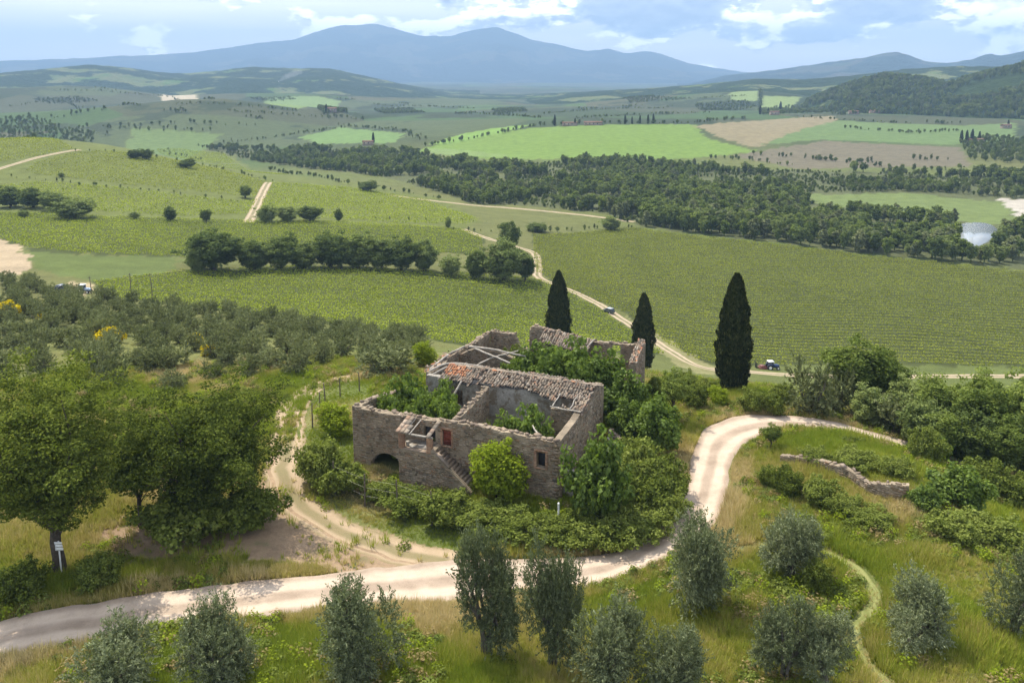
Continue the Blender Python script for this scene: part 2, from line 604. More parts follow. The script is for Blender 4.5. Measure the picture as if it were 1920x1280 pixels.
# fields: outlines on the ground with their own colour
FIELDS = [
    # (outline as seen, colour, bare share)
    ('slope_vineyard_soil', [(175, 528), (340, 508), (560, 498), (800, 508), (990, 518), (1060, 543), (1130, 583), (1190, 625), (1250, 665), (1100, 660), (850, 645), (700, 618), (500, 592), (330, 572), (200, 557)], (0.056, 0.068, 0.020)),
    ('valley_vineyard_soil', [(1000, 440), (1180, 426), (1400, 452), (1600, 476), (1925, 510), (2000, 516), (2000, 690), (1920, 688), (1420, 684), (1330, 685), (1240, 640), (1180, 590), (1060, 540), (1005, 510), (1000, 470)], (0.056, 0.066, 0.020)),
    ('middle_vineyard_soil', [(-40, 398), (200, 406), (480, 414), (700, 418), (860, 428), (905, 445), (905, 475), (560, 476), (350, 482), (180, 477), (70, 472), (-40, 435)], (0.056, 0.068, 0.020)),
    ('meadow', [(40, 472), (180, 478), (340, 483), (330, 508), (175, 528), (60, 505)], (0.095, 0.122, 0.034)),
    ('hill', [(-60, 262), (130, 266), (300, 270), (430, 285), (560, 330), (830, 372), (905, 415), (860, 428), (480, 414), (200, 406), (-60, 395)], (0.110, 0.128, 0.034)),
    ('green_field', [(775, 284), (845, 262), (1000, 240), (1190, 234), (1300, 233), (1322, 257), (1422, 283), (1330, 294), (1180, 302), (1000, 299), (880, 298)], (0.128, 0.195, 0.040)),
    ('green_strip', [(800, 271), (870, 250), (960, 236), (1005, 234), (900, 258), (840, 270)], (0.145, 0.235, 0.05)),
    ('stubble', [(1302, 236), (1560, 217), (1570, 226), (1510, 256), (1412, 276), (1350, 258)], (0.195, 0.165, 0.095)),
    ('cloud_shaded_fallow', [(1425, 284), (1545, 264), (1800, 276), (1822, 312), (1500, 317), (1375, 292)], (0.130, 0.115, 0.075)),  # fallow land with cloud shade painted into its brownish colour
    ('crop', [(1425, 272), (1572, 226), (1800, 236), (1905, 230), (1905, 268), (1780, 272), (1545, 262)], (0.105, 0.155, 0.055)),
    ('crop2', [(1360, 170), (1440, 166), (1420, 190), (1370, 188)], (0.16, 0.21, 0.08)),
    ('crop3', [(1430, 180), (1505, 182), (1470, 208), (1425, 208)], (0.17, 0.22, 0.08)),
    ('wood_floor', [(370, 272), (470, 280), (600, 280), (770, 288), (900, 304), (1010, 306), (1200, 305), (1400, 318), (1600, 322), (1780, 330), (1960, 330), (1960, 508), (1770, 490), (1600, 474), (1400, 449), (1200, 424), (1130, 400), (1000, 386), (880, 382), (850, 368), (760, 342), (640, 322), (520, 308), (430, 292)], (0.085, 0.095, 0.040)),
    ('river_meadow', [(1500, 366), (1700, 362), (1880, 378), (1905, 400), (1880, 425), (1790, 416), (1640, 398), (1530, 380)], (0.120, 0.155, 0.050)),
    ('gravel_bar', [(1865, 372), (1990, 378), (1990, 440), (1915, 425), (1905, 395)], (0.36, 0.33, 0.28)),
    ('pale_crop_left', [(300, 180), (345, 176), (372, 186), (330, 190)], (0.36, 0.31, 0.22)),
    ('crop_left', [(495, 182), (600, 180), (640, 190), (560, 205), (500, 195)], (0.14, 0.20, 0.07)),
    ('crop_left2', [(560, 258), (640, 238), (760, 250), (740, 268), (600, 270)], (0.12, 0.19, 0.06)),
    ('crop_left3', [(100, 262), (250, 240), (420, 252), (400, 268)], (0.105, 0.15, 0.05)),
    ('dry_left', [(-40, 440), (20, 452), (48, 478), (50, 512), (-40, 512)], (0.33, 0.26, 0.17)),
    ('yard_track', [(125, 528), (172, 528), (178, 545), (140, 556), (110, 550)], (0.31, 0.25, 0.15)),
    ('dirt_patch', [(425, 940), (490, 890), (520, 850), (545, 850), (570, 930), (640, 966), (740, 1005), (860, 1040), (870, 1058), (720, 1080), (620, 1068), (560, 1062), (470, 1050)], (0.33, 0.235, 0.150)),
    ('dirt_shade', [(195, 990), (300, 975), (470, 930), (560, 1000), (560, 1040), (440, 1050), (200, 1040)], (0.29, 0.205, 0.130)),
    ('dirt_bank', [(1180, 590), (1235, 628), (1340, 690), (1330, 700), (1290, 695), (1230, 655)], (0.20, 0.19, 0.085)),
]
col = np.zeros((nr * na, 3))
rr_ = np.sqrt(VX ** 2 + VY ** 2)
# default colours: rough grass on the knoll, mixed green further out
n1 = vnoise(VX, VY, 9, 21) + 0.5 * vnoise(VX, VY, 3.5, 22)
w = np.clip(0.5 + 1.1 * n1, 0, 1)[:, None]
col[:] = np.array([0.105, 0.130, 0.034]) * (1 - w) + np.array([0.195, 0.180, 0.070]) * w
dist_w = np.clip((rr_ - 118) / 60, 0, 1)[:, None]
n2 = np.clip(0.5 + 1.2 * vnoise(VX, VY, 120, 23), 0, 1)[:, None]
col[:] = col * (1 - dist_w) + dist_w * (np.array([0.088, 0.115, 0.030]) * (1 - n2) + np.array([0.118, 0.122, 0.042]) * n2)
dryn = w[:, 0].copy()
bare = np.zeros(nr * na)
jx, jy = 1.2 * vnoise(VX, VY, 4, 31) * np.clip(rr_ / 60, 0.5, 8), 1.2 * vnoise(VX, VY, 4, 32) * np.clip(rr_ / 60, 0.5, 8)
known = np.zeros(nr * na)
FPOLY = {}
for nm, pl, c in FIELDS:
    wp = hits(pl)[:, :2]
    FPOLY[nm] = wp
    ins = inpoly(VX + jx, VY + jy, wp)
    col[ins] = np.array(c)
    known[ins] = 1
    if nm.startswith('dirt'):
        bare[ins] = 1
# green lawn-like verges around the fenced ruin
V_ = np.zeros(nr * na)

gm = mesh_np('ground', np.stack([VX, VY, GZ.ravel()], -1),
             np.stack([(np.arange(nr - 1)[:, None] * na + np.arange(na - 1)[None, :]).ravel() + k for k in (0, na, na + 1, 1)], -1), smooth=True)


def set_col(me, name, c):
    at = me.attributes.new(name, 'FLOAT_COLOR', 'POINT')
    c4 = np.ones((len(me.vertices), 4), np.float32)
    c4[:, :3] = c
    at.data.foreach_set('color', c4.ravel())


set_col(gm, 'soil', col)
farw = np.clip((rr_ - 850) / 250, 0, 1) * (1 - known)
set_col(gm, 'mask', np.stack([farw, known, bare], -1))


def ground_material():
    m, t, out = base_mat('ground_soil')
    p = t.new('ShaderNodeBsdfPrincipled')
    p.inputs['Roughness'].default_value = 0.95
    p.inputs['Specular IOR Level'].default_value = 0.1
    at = t.new('ShaderNodeAttribute', attribute_name='soil')
    mk = t.new('ShaderNodeAttribute', attribute_name='mask')
    sp = t.new('ShaderNodeSeparateColor')
    t.link(mk.outputs['Color'], sp.inputs[0])
    geo = t.new('ShaderNodeNewGeometry')
    pos = geo.outputs['Position']
    # patchwork of far fields
    mp = t.new('ShaderNodeMapping')
    mp.inputs['Scale'].default_value = (1 / 260.0, 1 / 330.0, 0)
    mp.inputs['Rotation'].default_value = (0, 0, 0.5)
    t.link(pos, mp.inputs[0])
    vo = t.new('ShaderNodeTexVoronoi')
    vo.inputs['Scale'].default_value = 1.0
    t.link(mp.outputs[0], vo.inputs['Vector'])
    vs_ = t.new('ShaderNodeSeparateColor')
    t.link(vo.outputs['Color'], vs_.inputs[0])
    patch = t.ramp(vs_.outputs[0], [(0.0, (0.043, 0.062, 0.025)), (0.2, (0.053, 0.088, 0.030)), (0.4, (0.060, 0.069, 0.034)), (0.55, (0.031, 0.047, 0.021)), (0.7, (0.068, 0.088, 0.037)), (0.85, (0.078, 0.081, 0.041)), (0.95, (0.066, 0.108, 0.032))], 'CONSTANT')
    wood = t.maprange(t.noise(pos, 0.0045, 6.0, 0.66), 0.525, 0.555)
    patch = t.mix(wood, patch, (0.036, 0.050, 0.024))
    c = t.mix(sp.outputs[0], at.outputs['Color'], patch)
    # tufts, wear and wheel marks
    nz1 = t.noise(pos, 0.12, 6.0, 0.65)
    nz2 = t.noise(pos, 1.4, 6.0, 0.7)
    f = t.math('ADD', t.math('MULTIPLY', nz1, 0.9), t.math('MULTIPLY', nz2, 0.9))
    val = t.maprange(f, 0.55, 1.25, 0.62, 1.38, False)
    c = t.mix(1.0, c, val, 'MULTIPLY')
    hue = t.maprange(t.noise(pos, 0.35, 5.0, 0.6), 0.52, 0.68)
    bare_ = sp.outputs[2]
    weed = t.math('MULTIPLY', bare_, t.math('MULTIPLY', hue, 0.65))
    c = t.mix(weed, c, (0.115, 0.125, 0.045))
    t.link(c, p.inputs['Base Color'])
    b = t.new('ShaderNodeBump')
    b.inputs['Strength'].default_value = 0.8
    b.inputs['Distance'].default_value = 0.25
    t.link(t.noise(pos, 2.2, 7.0, 0.7), b.inputs['Height'])
    t.link(b.outputs[0], p.inputs['Normal'])
    t.link(p.outputs[0], out.inputs[0])
    return m


M_GROUND = ground_material()
ground = tag(obj('ground', gm, M_GROUND), 'rolling countryside of grass, bare soil and crop fields', kind='structure')


# ------------------------------------------------------------------ hills and mountains
def hill_material(name, forest, field, share, sc=0.0042, bumpd=14.0, bsc=0.035):
    m, t, out = base_mat(name)
    p = t.new('ShaderNodeBsdfPrincipled')
    p.inputs['Roughness'].default_value = 1.0
    p.inputs['Specular IOR Level'].default_value = 0.0
    geo = t.new('ShaderNodeNewGeometry')
    pos = geo.outputs['Position']
    nz = t.noise(pos, sc, 5.0, 0.6)
    fm = t.maprange(nz, share, share + 0.02)
    tx = t.noise(pos, 0.05, 5.0, 0.7)
    fcol = t.ramp(tx, [(0.3, tuple(c * 0.6 for c in forest)), (0.7, tuple(c * 1.5 for c in forest))])
    gcol = t.ramp(t.noise(pos, 0.006, 3.0), [(0.35, field), (0.5, (field[0] * 1.3, field[1] * 1.05, field[2] * 1.2)), (0.65, (field[0] * 0.8, field[1], field[2] * 0.7))])
    t.link(t.mix(fm, fcol, gcol), p.inputs['Base Color'])
    b = t.new('ShaderNodeBump')
    b.inputs['Strength'].default_value = 1.0
    b.inputs['Distance'].default_value = bumpd
    t.link(t.noise(pos, bsc, 6.0, 0.75), b.inputs['Height'])
    t.link(b.outputs[0], p.inputs['Normal'])
    t.link(p.outputs[0], out.inputs[0])
    return m


def ridge(name, label, R, crest, depth, zbase, mat, seed, rough=0.06, cols=300, rows=46):
    cp = []
    for px, py in crest:
        d = ray(px, py)
        hl = math.hypot(d[0], d[1])
        cp.append((math.atan2(d[0], d[1]), CAM_H + d[2] / hl * R))
    cp = np.array(cp)
    a = np.linspace(cp[0, 0], cp[-1, 0], cols)
    zc = np.interp(a, cp[:, 0], cp[:, 1])
    k = np.exp(-np.linspace(-2, 2, 7) ** 2)
    k /= k.sum()
    zc = np.convolve(np.pad(zc, 3, mode='edge'), k, mode='valid')
    q = np.linspace(-1, 0.8, rows)
    A, Q = np.meshgrid(a, q)
    bend = 0.06 * depth * np.sin(A * 9 + seed)
    Rr = R + Q * depth + bend * (1 - np.abs(Q))
    X, Y = Rr * np.sin(A), Rr * np.cos(A)
    fall = np.where(Q < 0, (1 + np.minimum(Q, 0)) ** 1.25, 1 - np.maximum(Q, 0) ** 2)
    amp = np.maximum(zc - zbase, 1.0)[None, :]
    gul = vnoise(X.ravel(), Y.ravel(), depth * 0.22, seed).reshape(X.shape) + 0.5 * vnoise(X.ravel(), Y.ravel(), depth * 0.09, seed + 1).reshape(X.shape)
    Z = zbase + amp * np.clip(fall + rough * 9 * gul * fall * (1 - fall) * 2.2, 0, 1.0)
    small = vnoise(X.ravel(), Y.ravel(), R * 0.008, seed + 2).reshape(X.shape)
    Z = Z + small * R * 0.0016 * np.clip(fall * 2, 0, 1)
    me = mesh_np(name, np.stack([X, Y, Z], -1).reshape(-1, 3),
                 np.stack([(np.arange(rows - 1)[:, None] * cols + np.arange(cols - 1)[None, :]).ravel() + j for j in (0, 1, cols + 1, cols)], -1), smooth=True)
    o = tag(obj(name, me, mat), label, kind='structure')
    o_pts = np.stack([X, Y, Z], -1)
    RIDGE_PTS.append(o_pts)
    return o


RIDGE_PTS = []
M_MOUNT = hill_material('mountain_forest', (0.030, 0.048, 0.026), (0.085, 0.098, 0.052), 0.55, 0.0011, 260.0, 0.0035)
M_HILLF = hill_material('hill_forest', (0.034, 0.052, 0.022), (0.125, 0.165, 0.065), 0.55, 0.0042, 40.0, 0.012)
M_HILLW = hill_material('hill_woodland', (0.034, 0.052, 0.020), (0.100, 0.135, 0.050), 0.62)
ridge('mountain', 'blue twin-peaked mountain far behind the valley', 13200,
      [(-420, 135), (-200, 122), (0, 115), (150, 110), (220, 106), (300, 103), (360, 99), (430, 90), (470, 82), (550, 74), (590, 60), (640, 45), (670, 46), (700, 42), (730, 50), (790, 66), (840, 68), (900, 54), (930, 51), (960, 60), (1000, 76), (1060, 88), (1100, 97), (1140, 92), (1175, 101), (1215, 96), (1250, 105), (1290, 120), (1400, 137), (1520, 150)],
      3600, -60, M_MOUNT, 41)
ridge('mountain', 'darker blue pointed ridge far off at the photo\'s right edge', 7600,
      [(1270, 165), (1360, 142), (1450, 132), (1560, 117), (1620, 109), (1655, 101), (1680, 97), (1705, 106), (1740, 117), (1780, 119), (1820, 113), (1850, 101), (1875, 106), (1920, 96), (2050, 92), (2300, 110)],
      2300, -60, M_MOUNT, 51, cols=200)
ridge('hill', 'low wooded hills in front of the mountain, left', 4300,
      [(-420, 150), (-150, 138), (0, 138), (90, 129), (170, 121), (230, 127), (330, 139), (400, 134), (470, 126), (540, 128), (620, 129), (680, 142), (760, 160), (850, 178), (900, 190)],
      1500, -60, M_HILLF, 61, cols=220)
ridge('hill', 'patchwork hill of woods and green fields right of the mountain', 3100,
      [(880, 200), (1000, 186), (1130, 173), (1230, 167), (1330, 158), (1420, 148), (1500, 150), (1600, 142), (1700, 130), (1800, 124), (1920, 126), (2150, 120), (2350, 140)],
      1300, -60, M_HILLF, 71, cols=220)
ridge('hill', 'dark wooded hill above the fields at the photo\'s right', 1950,
      [(1440, 212), (1500, 199), (1545, 180), (1600, 158), (1660, 143), (1720, 149), (1780, 160), (1850, 140), (1920, 124), (2060, 112), (2300, 130)],
      620, -60, M_HILLW, 81, 0.05, cols=240, rows=60)


# ------------------------------------------------------------------ roads and tracks
def resample(P, step):
    P = np.asarray(P, float)
    # smooth Catmull-Rom
    out = []
    Q = np.vstack([2 * P[0] - P[1], P, 2 * P[-1] - P[-2]])
    for i in range(1, len(Q) - 2):
        n = max(2, int(np.linalg.norm(Q[i + 1] - Q[i]) / step))
        u = np.linspace(0, 1, n, endpoint=False)[:, None]
        out.append(0.5 * ((2 * Q[i]) + (-Q[i - 1] + Q[i + 1]) * u + (2 * Q[i - 1] - 5 * Q[i] + 4 * Q[i + 1] - Q[i + 2]) * u ** 2 + (-Q[i - 1] + 3 * Q[i] - 3 * Q[i + 1] + Q[i + 2]) * u ** 3))
    out.append(P[-1:])
    return np.vstack(out)


def strip(name, label, left, right, mat, step=0.5, ncross=13, lift=0.06, ragged=0.25):
    L, R_ = resample(left, step), resample(right, step)
    n = max(len(L), len(R_))
    L = np.stack([np.interp(np.linspace(0, 1, n), np.linspace(0, 1, len(L)), L[:, k]) for k in (0, 1)], -1)
    R_ = np.stack([np.interp(np.linspace(0, 1, n), np.linspace(0, 1, len(R_)), R_[:, k]) for k in (0, 1)], -1)
    wdt = np.linalg.norm(R_ - L, axis=1)
    j1 = ragged * (vnoise(L[:, 0], L[:, 1], 1.3, 91) + vnoise(L[:, 0], L[:, 1], 3.7, 92)) / wdt
    j2 = ragged * (vnoise(R_[:, 0], R_[:, 1], 1.3, 93) + vnoise(R_[:, 0], R_[:, 1], 3.7, 94)) / wdt
    u = np.linspace(0, 1, ncross)
    U = (0 + j1[:, None]) * (1 - u) + (1 + j2[:, None]) * u
    P = L[:, None, :] * (1 - U[..., None]) + R_[:, None, :] * U[..., None]
    X, Y = P[..., 0].ravel(), P[..., 1].ravel()
    Z = hz(X, Y).reshape(n, ncross)
    Zg = Z
    Z = np.maximum(Z.mean(1, keepdims=True) * 0.5 + Z * 0.5 + lift, Zg + lift * 0.8)
    # wheel ruts and sunken edges
    prof = -0.035 * (np.exp(-((u - 0.28) / 0.09) ** 2) + np.exp(-((u - 0.72) / 0.09) ** 2))
    Z = Z + prof[None, :]
    Z[:, 0] = hz(P[:, 0, 0], P[:, 0, 1]) - 0.12
    Z[:, -1] = hz(P[:, -1, 0], P[:, -1, 1]) - 0.12
    V = np.stack([X, Y, Z.ravel()], -1)
    F = np.stack([(np.arange(n - 1)[:, None] * ncross + np.arange(ncross - 1)[None, :]).ravel() + k for k in (0, 1, ncross + 1, ncross)], -1)
    me = mesh_np(name, V, F, smooth=True)
    at = me.attributes.new('across', 'FLOAT', 'POINT')
    at.data.foreach_set('value', np.tile(u, n).astype(np.float32))
    o = tag(obj(name, me, mat), label, kind='structure')
    return o, np.vstack([L, R_[::-1]]), wdt


def gravel_material(name, c_lo, c_hi, grassy=0.0):
    m, t, out = base_mat(name)
    p = t.new('ShaderNodeBsdfPrincipled')
    p.inputs['Roughness'].default_value = 0.95
    p.inputs['Specular IOR Level'].default_value = 0.1
    geo = t.new('ShaderNodeNewGeometry')
    pos = geo.outputs['Position']
    ac = t.new('ShaderNodeAttribute', attribute_name='across')
    u = ac.outputs['Fac']
    a = t.math('SUBTRACT', 1.0, t.maprange(t.math('ABSOLUTE', t.math('SUBTRACT', u, 0.28)), 0.05, 0.17))
    b = t.math('SUBTRACT', 1.0, t.maprange(t.math('ABSOLUTE', t.math('SUBTRACT', u, 0.72)), 0.05, 0.17))
    rut = t.math('ADD', a, b, clamp=True)
    nz = t.noise(pos, 0.5, 6.0, 0.65)
    nf = t.noise(pos, 9.0, 4.0, 0.7)
    f = t.math('ADD', t.math('MULTIPLY', nz, 0.8), t.math('ADD', t.math('MULTIPLY', nf, 0.35), t.math('MULTIPLY', rut, 0.34)))
    c = t.ramp(f, [(0.45, c_lo), (1.0, c_hi)])
    if grassy > 0:
        mid = t.math('SUBTRACT', 1.0, t.maprange(t.math('ABSOLUTE', t.math('SUBTRACT', u, 0.5)), 0.06, 0.2))
        g = t.math('MULTIPLY', t.math('MULTIPLY', mid, t.maprange(nz, 0.35, 0.6)), grassy)
        c = t.mix(g, c, (0.11, 0.12, 0.04))
    t.link(c, p.inputs['Base Color'])
    bp = t.new('ShaderNodeBump')
    bp.inputs['Strength'].default_value = 0.5
    bp.inputs['Distance'].default_value = 0.06
    t.link(t.noise(pos, 6.0, 6.0, 0.7), bp.inputs['Height'])
    t.link(bp.outputs[0], p.inputs['Normal'])
    t.link(p.outputs[0], out.inputs[0])
    return m


M_ROAD = gravel_material('pale_gravel', (0.28, 0.215, 0.160), (0.53, 0.425, 0.330))
M_TRACK = gravel_material('dirt_track', (0.24, 0.19, 0.12), (0.42, 0.34, 0.235), 0.8)
M_GTRACK = gravel_material('grassy_track', (0.22, 0.175, 0.095), (0.40, 0.30, 0.20), 0.45)
M_MOWN = gravel_material('mown_grass', (0.15, 0.165, 0.050), (0.225, 0.230, 0.085))

road_l = hits([(-160, 1195), (0, 1163), (150, 1135), (300, 1110), (430, 1094), (560, 1083), (700, 1064), (850, 1048), (970, 1046), (1090, 1043), (1180, 1022), (1235, 988), (1270, 945), (1288, 890), (1299, 840), (1322, 802), (1372, 783), (1440, 779), (1520, 785), (1580, 797), (1640, 816), (1760, 848), (1850, 882), (1960, 930)])
road_r = hits([(-160, 1275), (0, 1236), (150, 1212), (300, 1180), (450, 1166), (600, 1148), (740, 1133), (870, 1128), (1000, 1118), (1120, 1098), (1210, 1068), (1280, 1035), (1345, 985), (1368, 920), (1373, 875), (1390, 842), (1420, 822), (1460, 809), (1515, 806), (1570, 812), (1630, 828), (1745, 858), (1842, 893), (1945, 938)])
ROAD, road_mid, road_w = strip('road', 'pale gravel road bending round the ruin', road_l[:, :2], road_r[:, :2], M_ROAD, 0.4, 17, 0.07, 0.45)


def track(name, label, px, width, mat, step=1.5, ragged=0.5, lift=0.08):
    P = hits(px)[:, :2]
    T = norm(np.gradient(P, axis=0))
    N = np.stack([-T[:, 1], T[:, 0]], -1)
    return strip(name, label, P + N * width / 2, P - N * width / 2, mat, step, 9, lift, ragged)


track('path', 'dirt farm track running down between the two vineyards', [(868, 430), (905, 444), (950, 458), (1000, 474), (1008, 500), (1010, 520), (1060, 541), (1110, 564), (1150, 588), (1190, 614), (1230, 641), (1270, 667), (1320, 690), (1400, 697), (1500, 704), (1700, 707), (1980, 705)], 4.2, M_TRACK)
track('path', 'dirt track along the near edge of the river wood', [(730, 366), (800, 375), (900, 386), (1000, 394), (1100, 404), (1190, 416)], 5.0, M_TRACK, 3)
track('path', 'curved dirt track over the top of the vineyard hill', [(-20, 322), (20, 310), (60, 298), (120, 285), (150, 281)], 5.0, M_TRACK, 3)
track('path', 'bare strip running up between two hillside vineyards', [(465, 417), (475, 398), (487, 372), (503, 342)], 6.0, M_TRACK, 3)
YT, yard_mid, yard_w = track('path', 'grassy track from the road round the left side of the ruin', [(700, 702), (640, 712), (590, 727), (556, 752), (545, 790), (536, 840), (532, 890), (562, 945), (640, 995), (740, 1032), (840, 1058)], 4.4, M_GTRACK, 0.6, 0.5, 0.03)
MW, mown_mid, mown_w = track('path', 'pale mown strip curving through the grass between the olive trees', [(1380, 1030), (1470, 1020), (1560, 1040), (1620, 1080), (1640, 1130), (1600, 1180), (1620, 1240), (1680, 1300)], 1.3, M_MOWN, 0.5, 1.1, 0.02)

# pond among the riverside trees
pond_px = [(1788, 432), (1815, 422), (1850, 424), (1864, 438), (1845, 452), (1822, 462), (1798, 455)]
pw = hits(pond_px)
pw_c = resample(np.vstack([pw[:, :2], pw[:1, :2]]), 2.0)[:-1]
pz = float(np.mean(pw[:, 2])) - 0.3
cen = pw_c.mean(0)
m, t, out = base_mat('pond_water')
p = t.new('ShaderNodeBsdfPrincipled')
p.inputs['Base Color'].default_value = (0.25, 0.27, 0.27, 1)
p.inputs['Roughness'].default_value = 0.18
p.inputs['Specular IOR Level'].default_value = 0.8
geo = t.new('ShaderNodeNewGeometry')
bp = t.new('ShaderNodeBump')
bp.inputs['Strength'].default_value = 0.12
t.link(t.noise(geo.outputs['Position'], 0.8, 3.0), bp.inputs['Height'])
t.link(bp.outputs[0], p.inputs['Normal'])
t.link(p.outputs[0], out.inputs[0])
k = len(pw_c)
rim = np.hstack([cen + (pw_c - cen) * 1.22, np.full((k, 1), pz)])
low = np.hstack([cen + (pw_c - cen) * 1.23, np.full((k, 1), pz - 3)])
V = np.vstack([rim, low, [[cen[0], cen[1], pz]]])
F3 = np.array([[a, (a + 1) % k, 2 * k] for a in range(k)])
F4 = np.array([[a + k, (a + 1) % k + k, (a + 1) % k, a] for a in range(k)])
inside_pond = inpoly(VX, VY, cen + (pw_c - cen) * 1.18)
zz_ = GZ.ravel().copy()
rd_ = np.hypot(VX - cen[0], VY - cen[1])
zz_[inside_pond] = pz - 1.2
shore = (~inside_pond) & (rd_ < 45)
zz_[shore] = np.maximum(zz_[shore], pz + 0.15)
gm.vertices.foreach_set('co', np.stack([VX, VY, zz_], -1).astype(np.float32).ravel())
gm.update()
tag(obj('water', mesh_np('water', V, [F3, F4]), m), 'bright pond by the river wood reflecting the sky', kind='structure')
# ------------------------------------------------------------------ the ruined farmhouse
def stone_material(name, cols, rough=0.92, bump=0.7):
    m, t, out = base_mat(name)
    p = t.new('ShaderNodeBsdfPrincipled')
    p.inputs['Roughness'].default_value = rough
    p.inputs['Specular IOR Level'].default_value = 0.15
    geo = t.new('ShaderNodeNewGeometry')
    oi = t.new('ShaderNodeObjectInfo')
    tc = t.new('ShaderNodeTexCoord')
    f = t.math('FRACT', t.math('ADD', geo.outputs['Random Per Island'], oi.outputs['Random']))
    k = len(cols)
    c = t.ramp(f, [(i / (k - 1) if k > 1 else 0, cc) for i, cc in enumerate(cols)])
    nz = t.noise(geo.outputs['Position'], 0.6, 6.0, 0.65)
    nf = t.noise(geo.outputs['Position'], 8.0, 4.0, 0.7)
    v = t.maprange(t.math('ADD', nz, t.math('MULTIPLY', nf, 0.6)), 0.55, 1.05, 0.55, 1.3, False)
    c = t.mix(1.0, c, v, 'MULTIPLY')
    lich = t.maprange(t.noise(geo.outputs['Position'], 1.7, 5.0, 0.7), 0.60, 0.72, 0, 0.4)
    c = t.mix(lich, c, (0.19, 0.165, 0.125))
    t.link(c, p.inputs['Base Color'])
    b = t.new('ShaderNodeBump')
    b.inputs['Strength'].default_value = bump
    b.inputs['Distance'].default_value = 0.04
    t.link(t.noise(geo.outputs['Position'], 9.0, 5.0, 0.7), b.inputs['Height'])
    t.link(b.outputs[0], p.inputs['Normal'])
    t.link(p.outputs[0], out.inputs[0])
    return m


M_STONE = stone_material('field_stone', [(0.215, 0.158, 0.103), (0.265, 0.205, 0.140), (0.155, 0.130, 0.098), (0.34, 0.275, 0.20), (0.225, 0.160, 0.102), (0.30, 0.24, 0.175), (0.275, 0.170, 0.105), (0.115, 0.10, 0.08), (0.39, 0.32, 0.24)])
M_MORTAR = stone_material('lime_mortar', [(0.275, 0.222, 0.160), (0.275, 0.222, 0.160)])
M_PLASTER = stone_material('old_plaster', [(0.34, 0.315, 0.275), (0.34, 0.315, 0.275)], bump=0.5)
_t = NT(M_PLASTER.node_tree)
_p = [q for q in _t.n if q.type == 'BSDF_PRINCIPLED'][0]
_src = _p.inputs['Base Color'].links[0].from_socket
_g = _t.new('ShaderNodeNewGeometry')
_st = _t.maprange(_t.noise(_g.outputs['Position'], 0.9, 7.0, 0.7), 0.50, 0.56)
_st2 = _t.maprange(_t.noise(_g.outputs['Position'], 3.5, 5.0, 0.7), 0.45, 0.62, 0.0, 0.7)
_c = _t.mix(_st, _src, (0.175, 0.140, 0.100))
_c = _t.mix(_st2, _c, (0.21, 0.19, 0.165))
_t.link(_c, _p.inputs['Base Color'])
M_COPING = stone_material('coping', [(0.22, 0.170, 0.125), (0.29, 0.225, 0.165), (0.17, 0.13, 0.10), (0.35, 0.285, 0.22)])
M_TILE = stone_material('weathered_tile', [(0.238, 0.181, 0.131), (0.303, 0.244, 0.184), (0.180, 0.143, 0.107), (0.353, 0.298, 0.238), (0.271, 0.172, 0.115), (0.213, 0.181, 0.148), (0.139, 0.118, 0.094)])
M_TILE_R = stone_material('orange_tile', [(0.42, 0.18, 0.09), (0.47, 0.25, 0.14), (0.36, 0.15, 0.085), (0.45, 0.31, 0.21)])
M_BRICK = stone_material('old_brick', [(0.34, 0.19, 0.12), (0.38, 0.24, 0.155), (0.30, 0.18, 0.12), (0.42, 0.29, 0.20)])
M_REDWOOD = plain('faded_red_shutter', (0.21, 0.055, 0.035), 0.8, vary=0.35, scale=5.0)
M_DARKWOOD = plain('dark_door', (0.035, 0.035, 0.038), 0.8, vary=0.3, scale=5.0)

R2 = np.array([4.1417, 67.9028])
HROT = math.radians(-22.194)
HSX, HSY = 1.1025, 1.2035
HE, HN = np.array([math.cos(HROT), math.sin(HROT)]), np.array([-math.sin(HROT), math.cos(HROT)])


def hw(s, t_):
    """house plan (along the front, behind the front) to world"""
    return R2 + HE * s * HSX + HN * t_ * HSY


house = thing('ruined_farmhouse', 'roofless stone farmhouse ruin overgrown with fig trees in the middle', 'farmhouse', (R2[0], R2[1], 0.0), HROT, None, (HSX, HSY, 1.0))
srng = np.random.default_rng(5)


def rag(seed, amp):
    x = np.linspace(-25, 35, 1201)
    o = np.ones(1201)
    y = amp * (vnoise(x, o * seed * 3.3, 0.55, seed) + 0.7 * vnoise(x, o * seed * 1.3, 0.21, seed + 1) + vnoise(x, o * seed * 1.3, 2.1, seed + 2))
    y = y.tolist()

    def f(u):
        q = min(max((u + 25) * 20, 0), 1199.0)
        i = int(q)
        return y[i] + (y[i + 1] - y[i]) * (q - i)
    return f


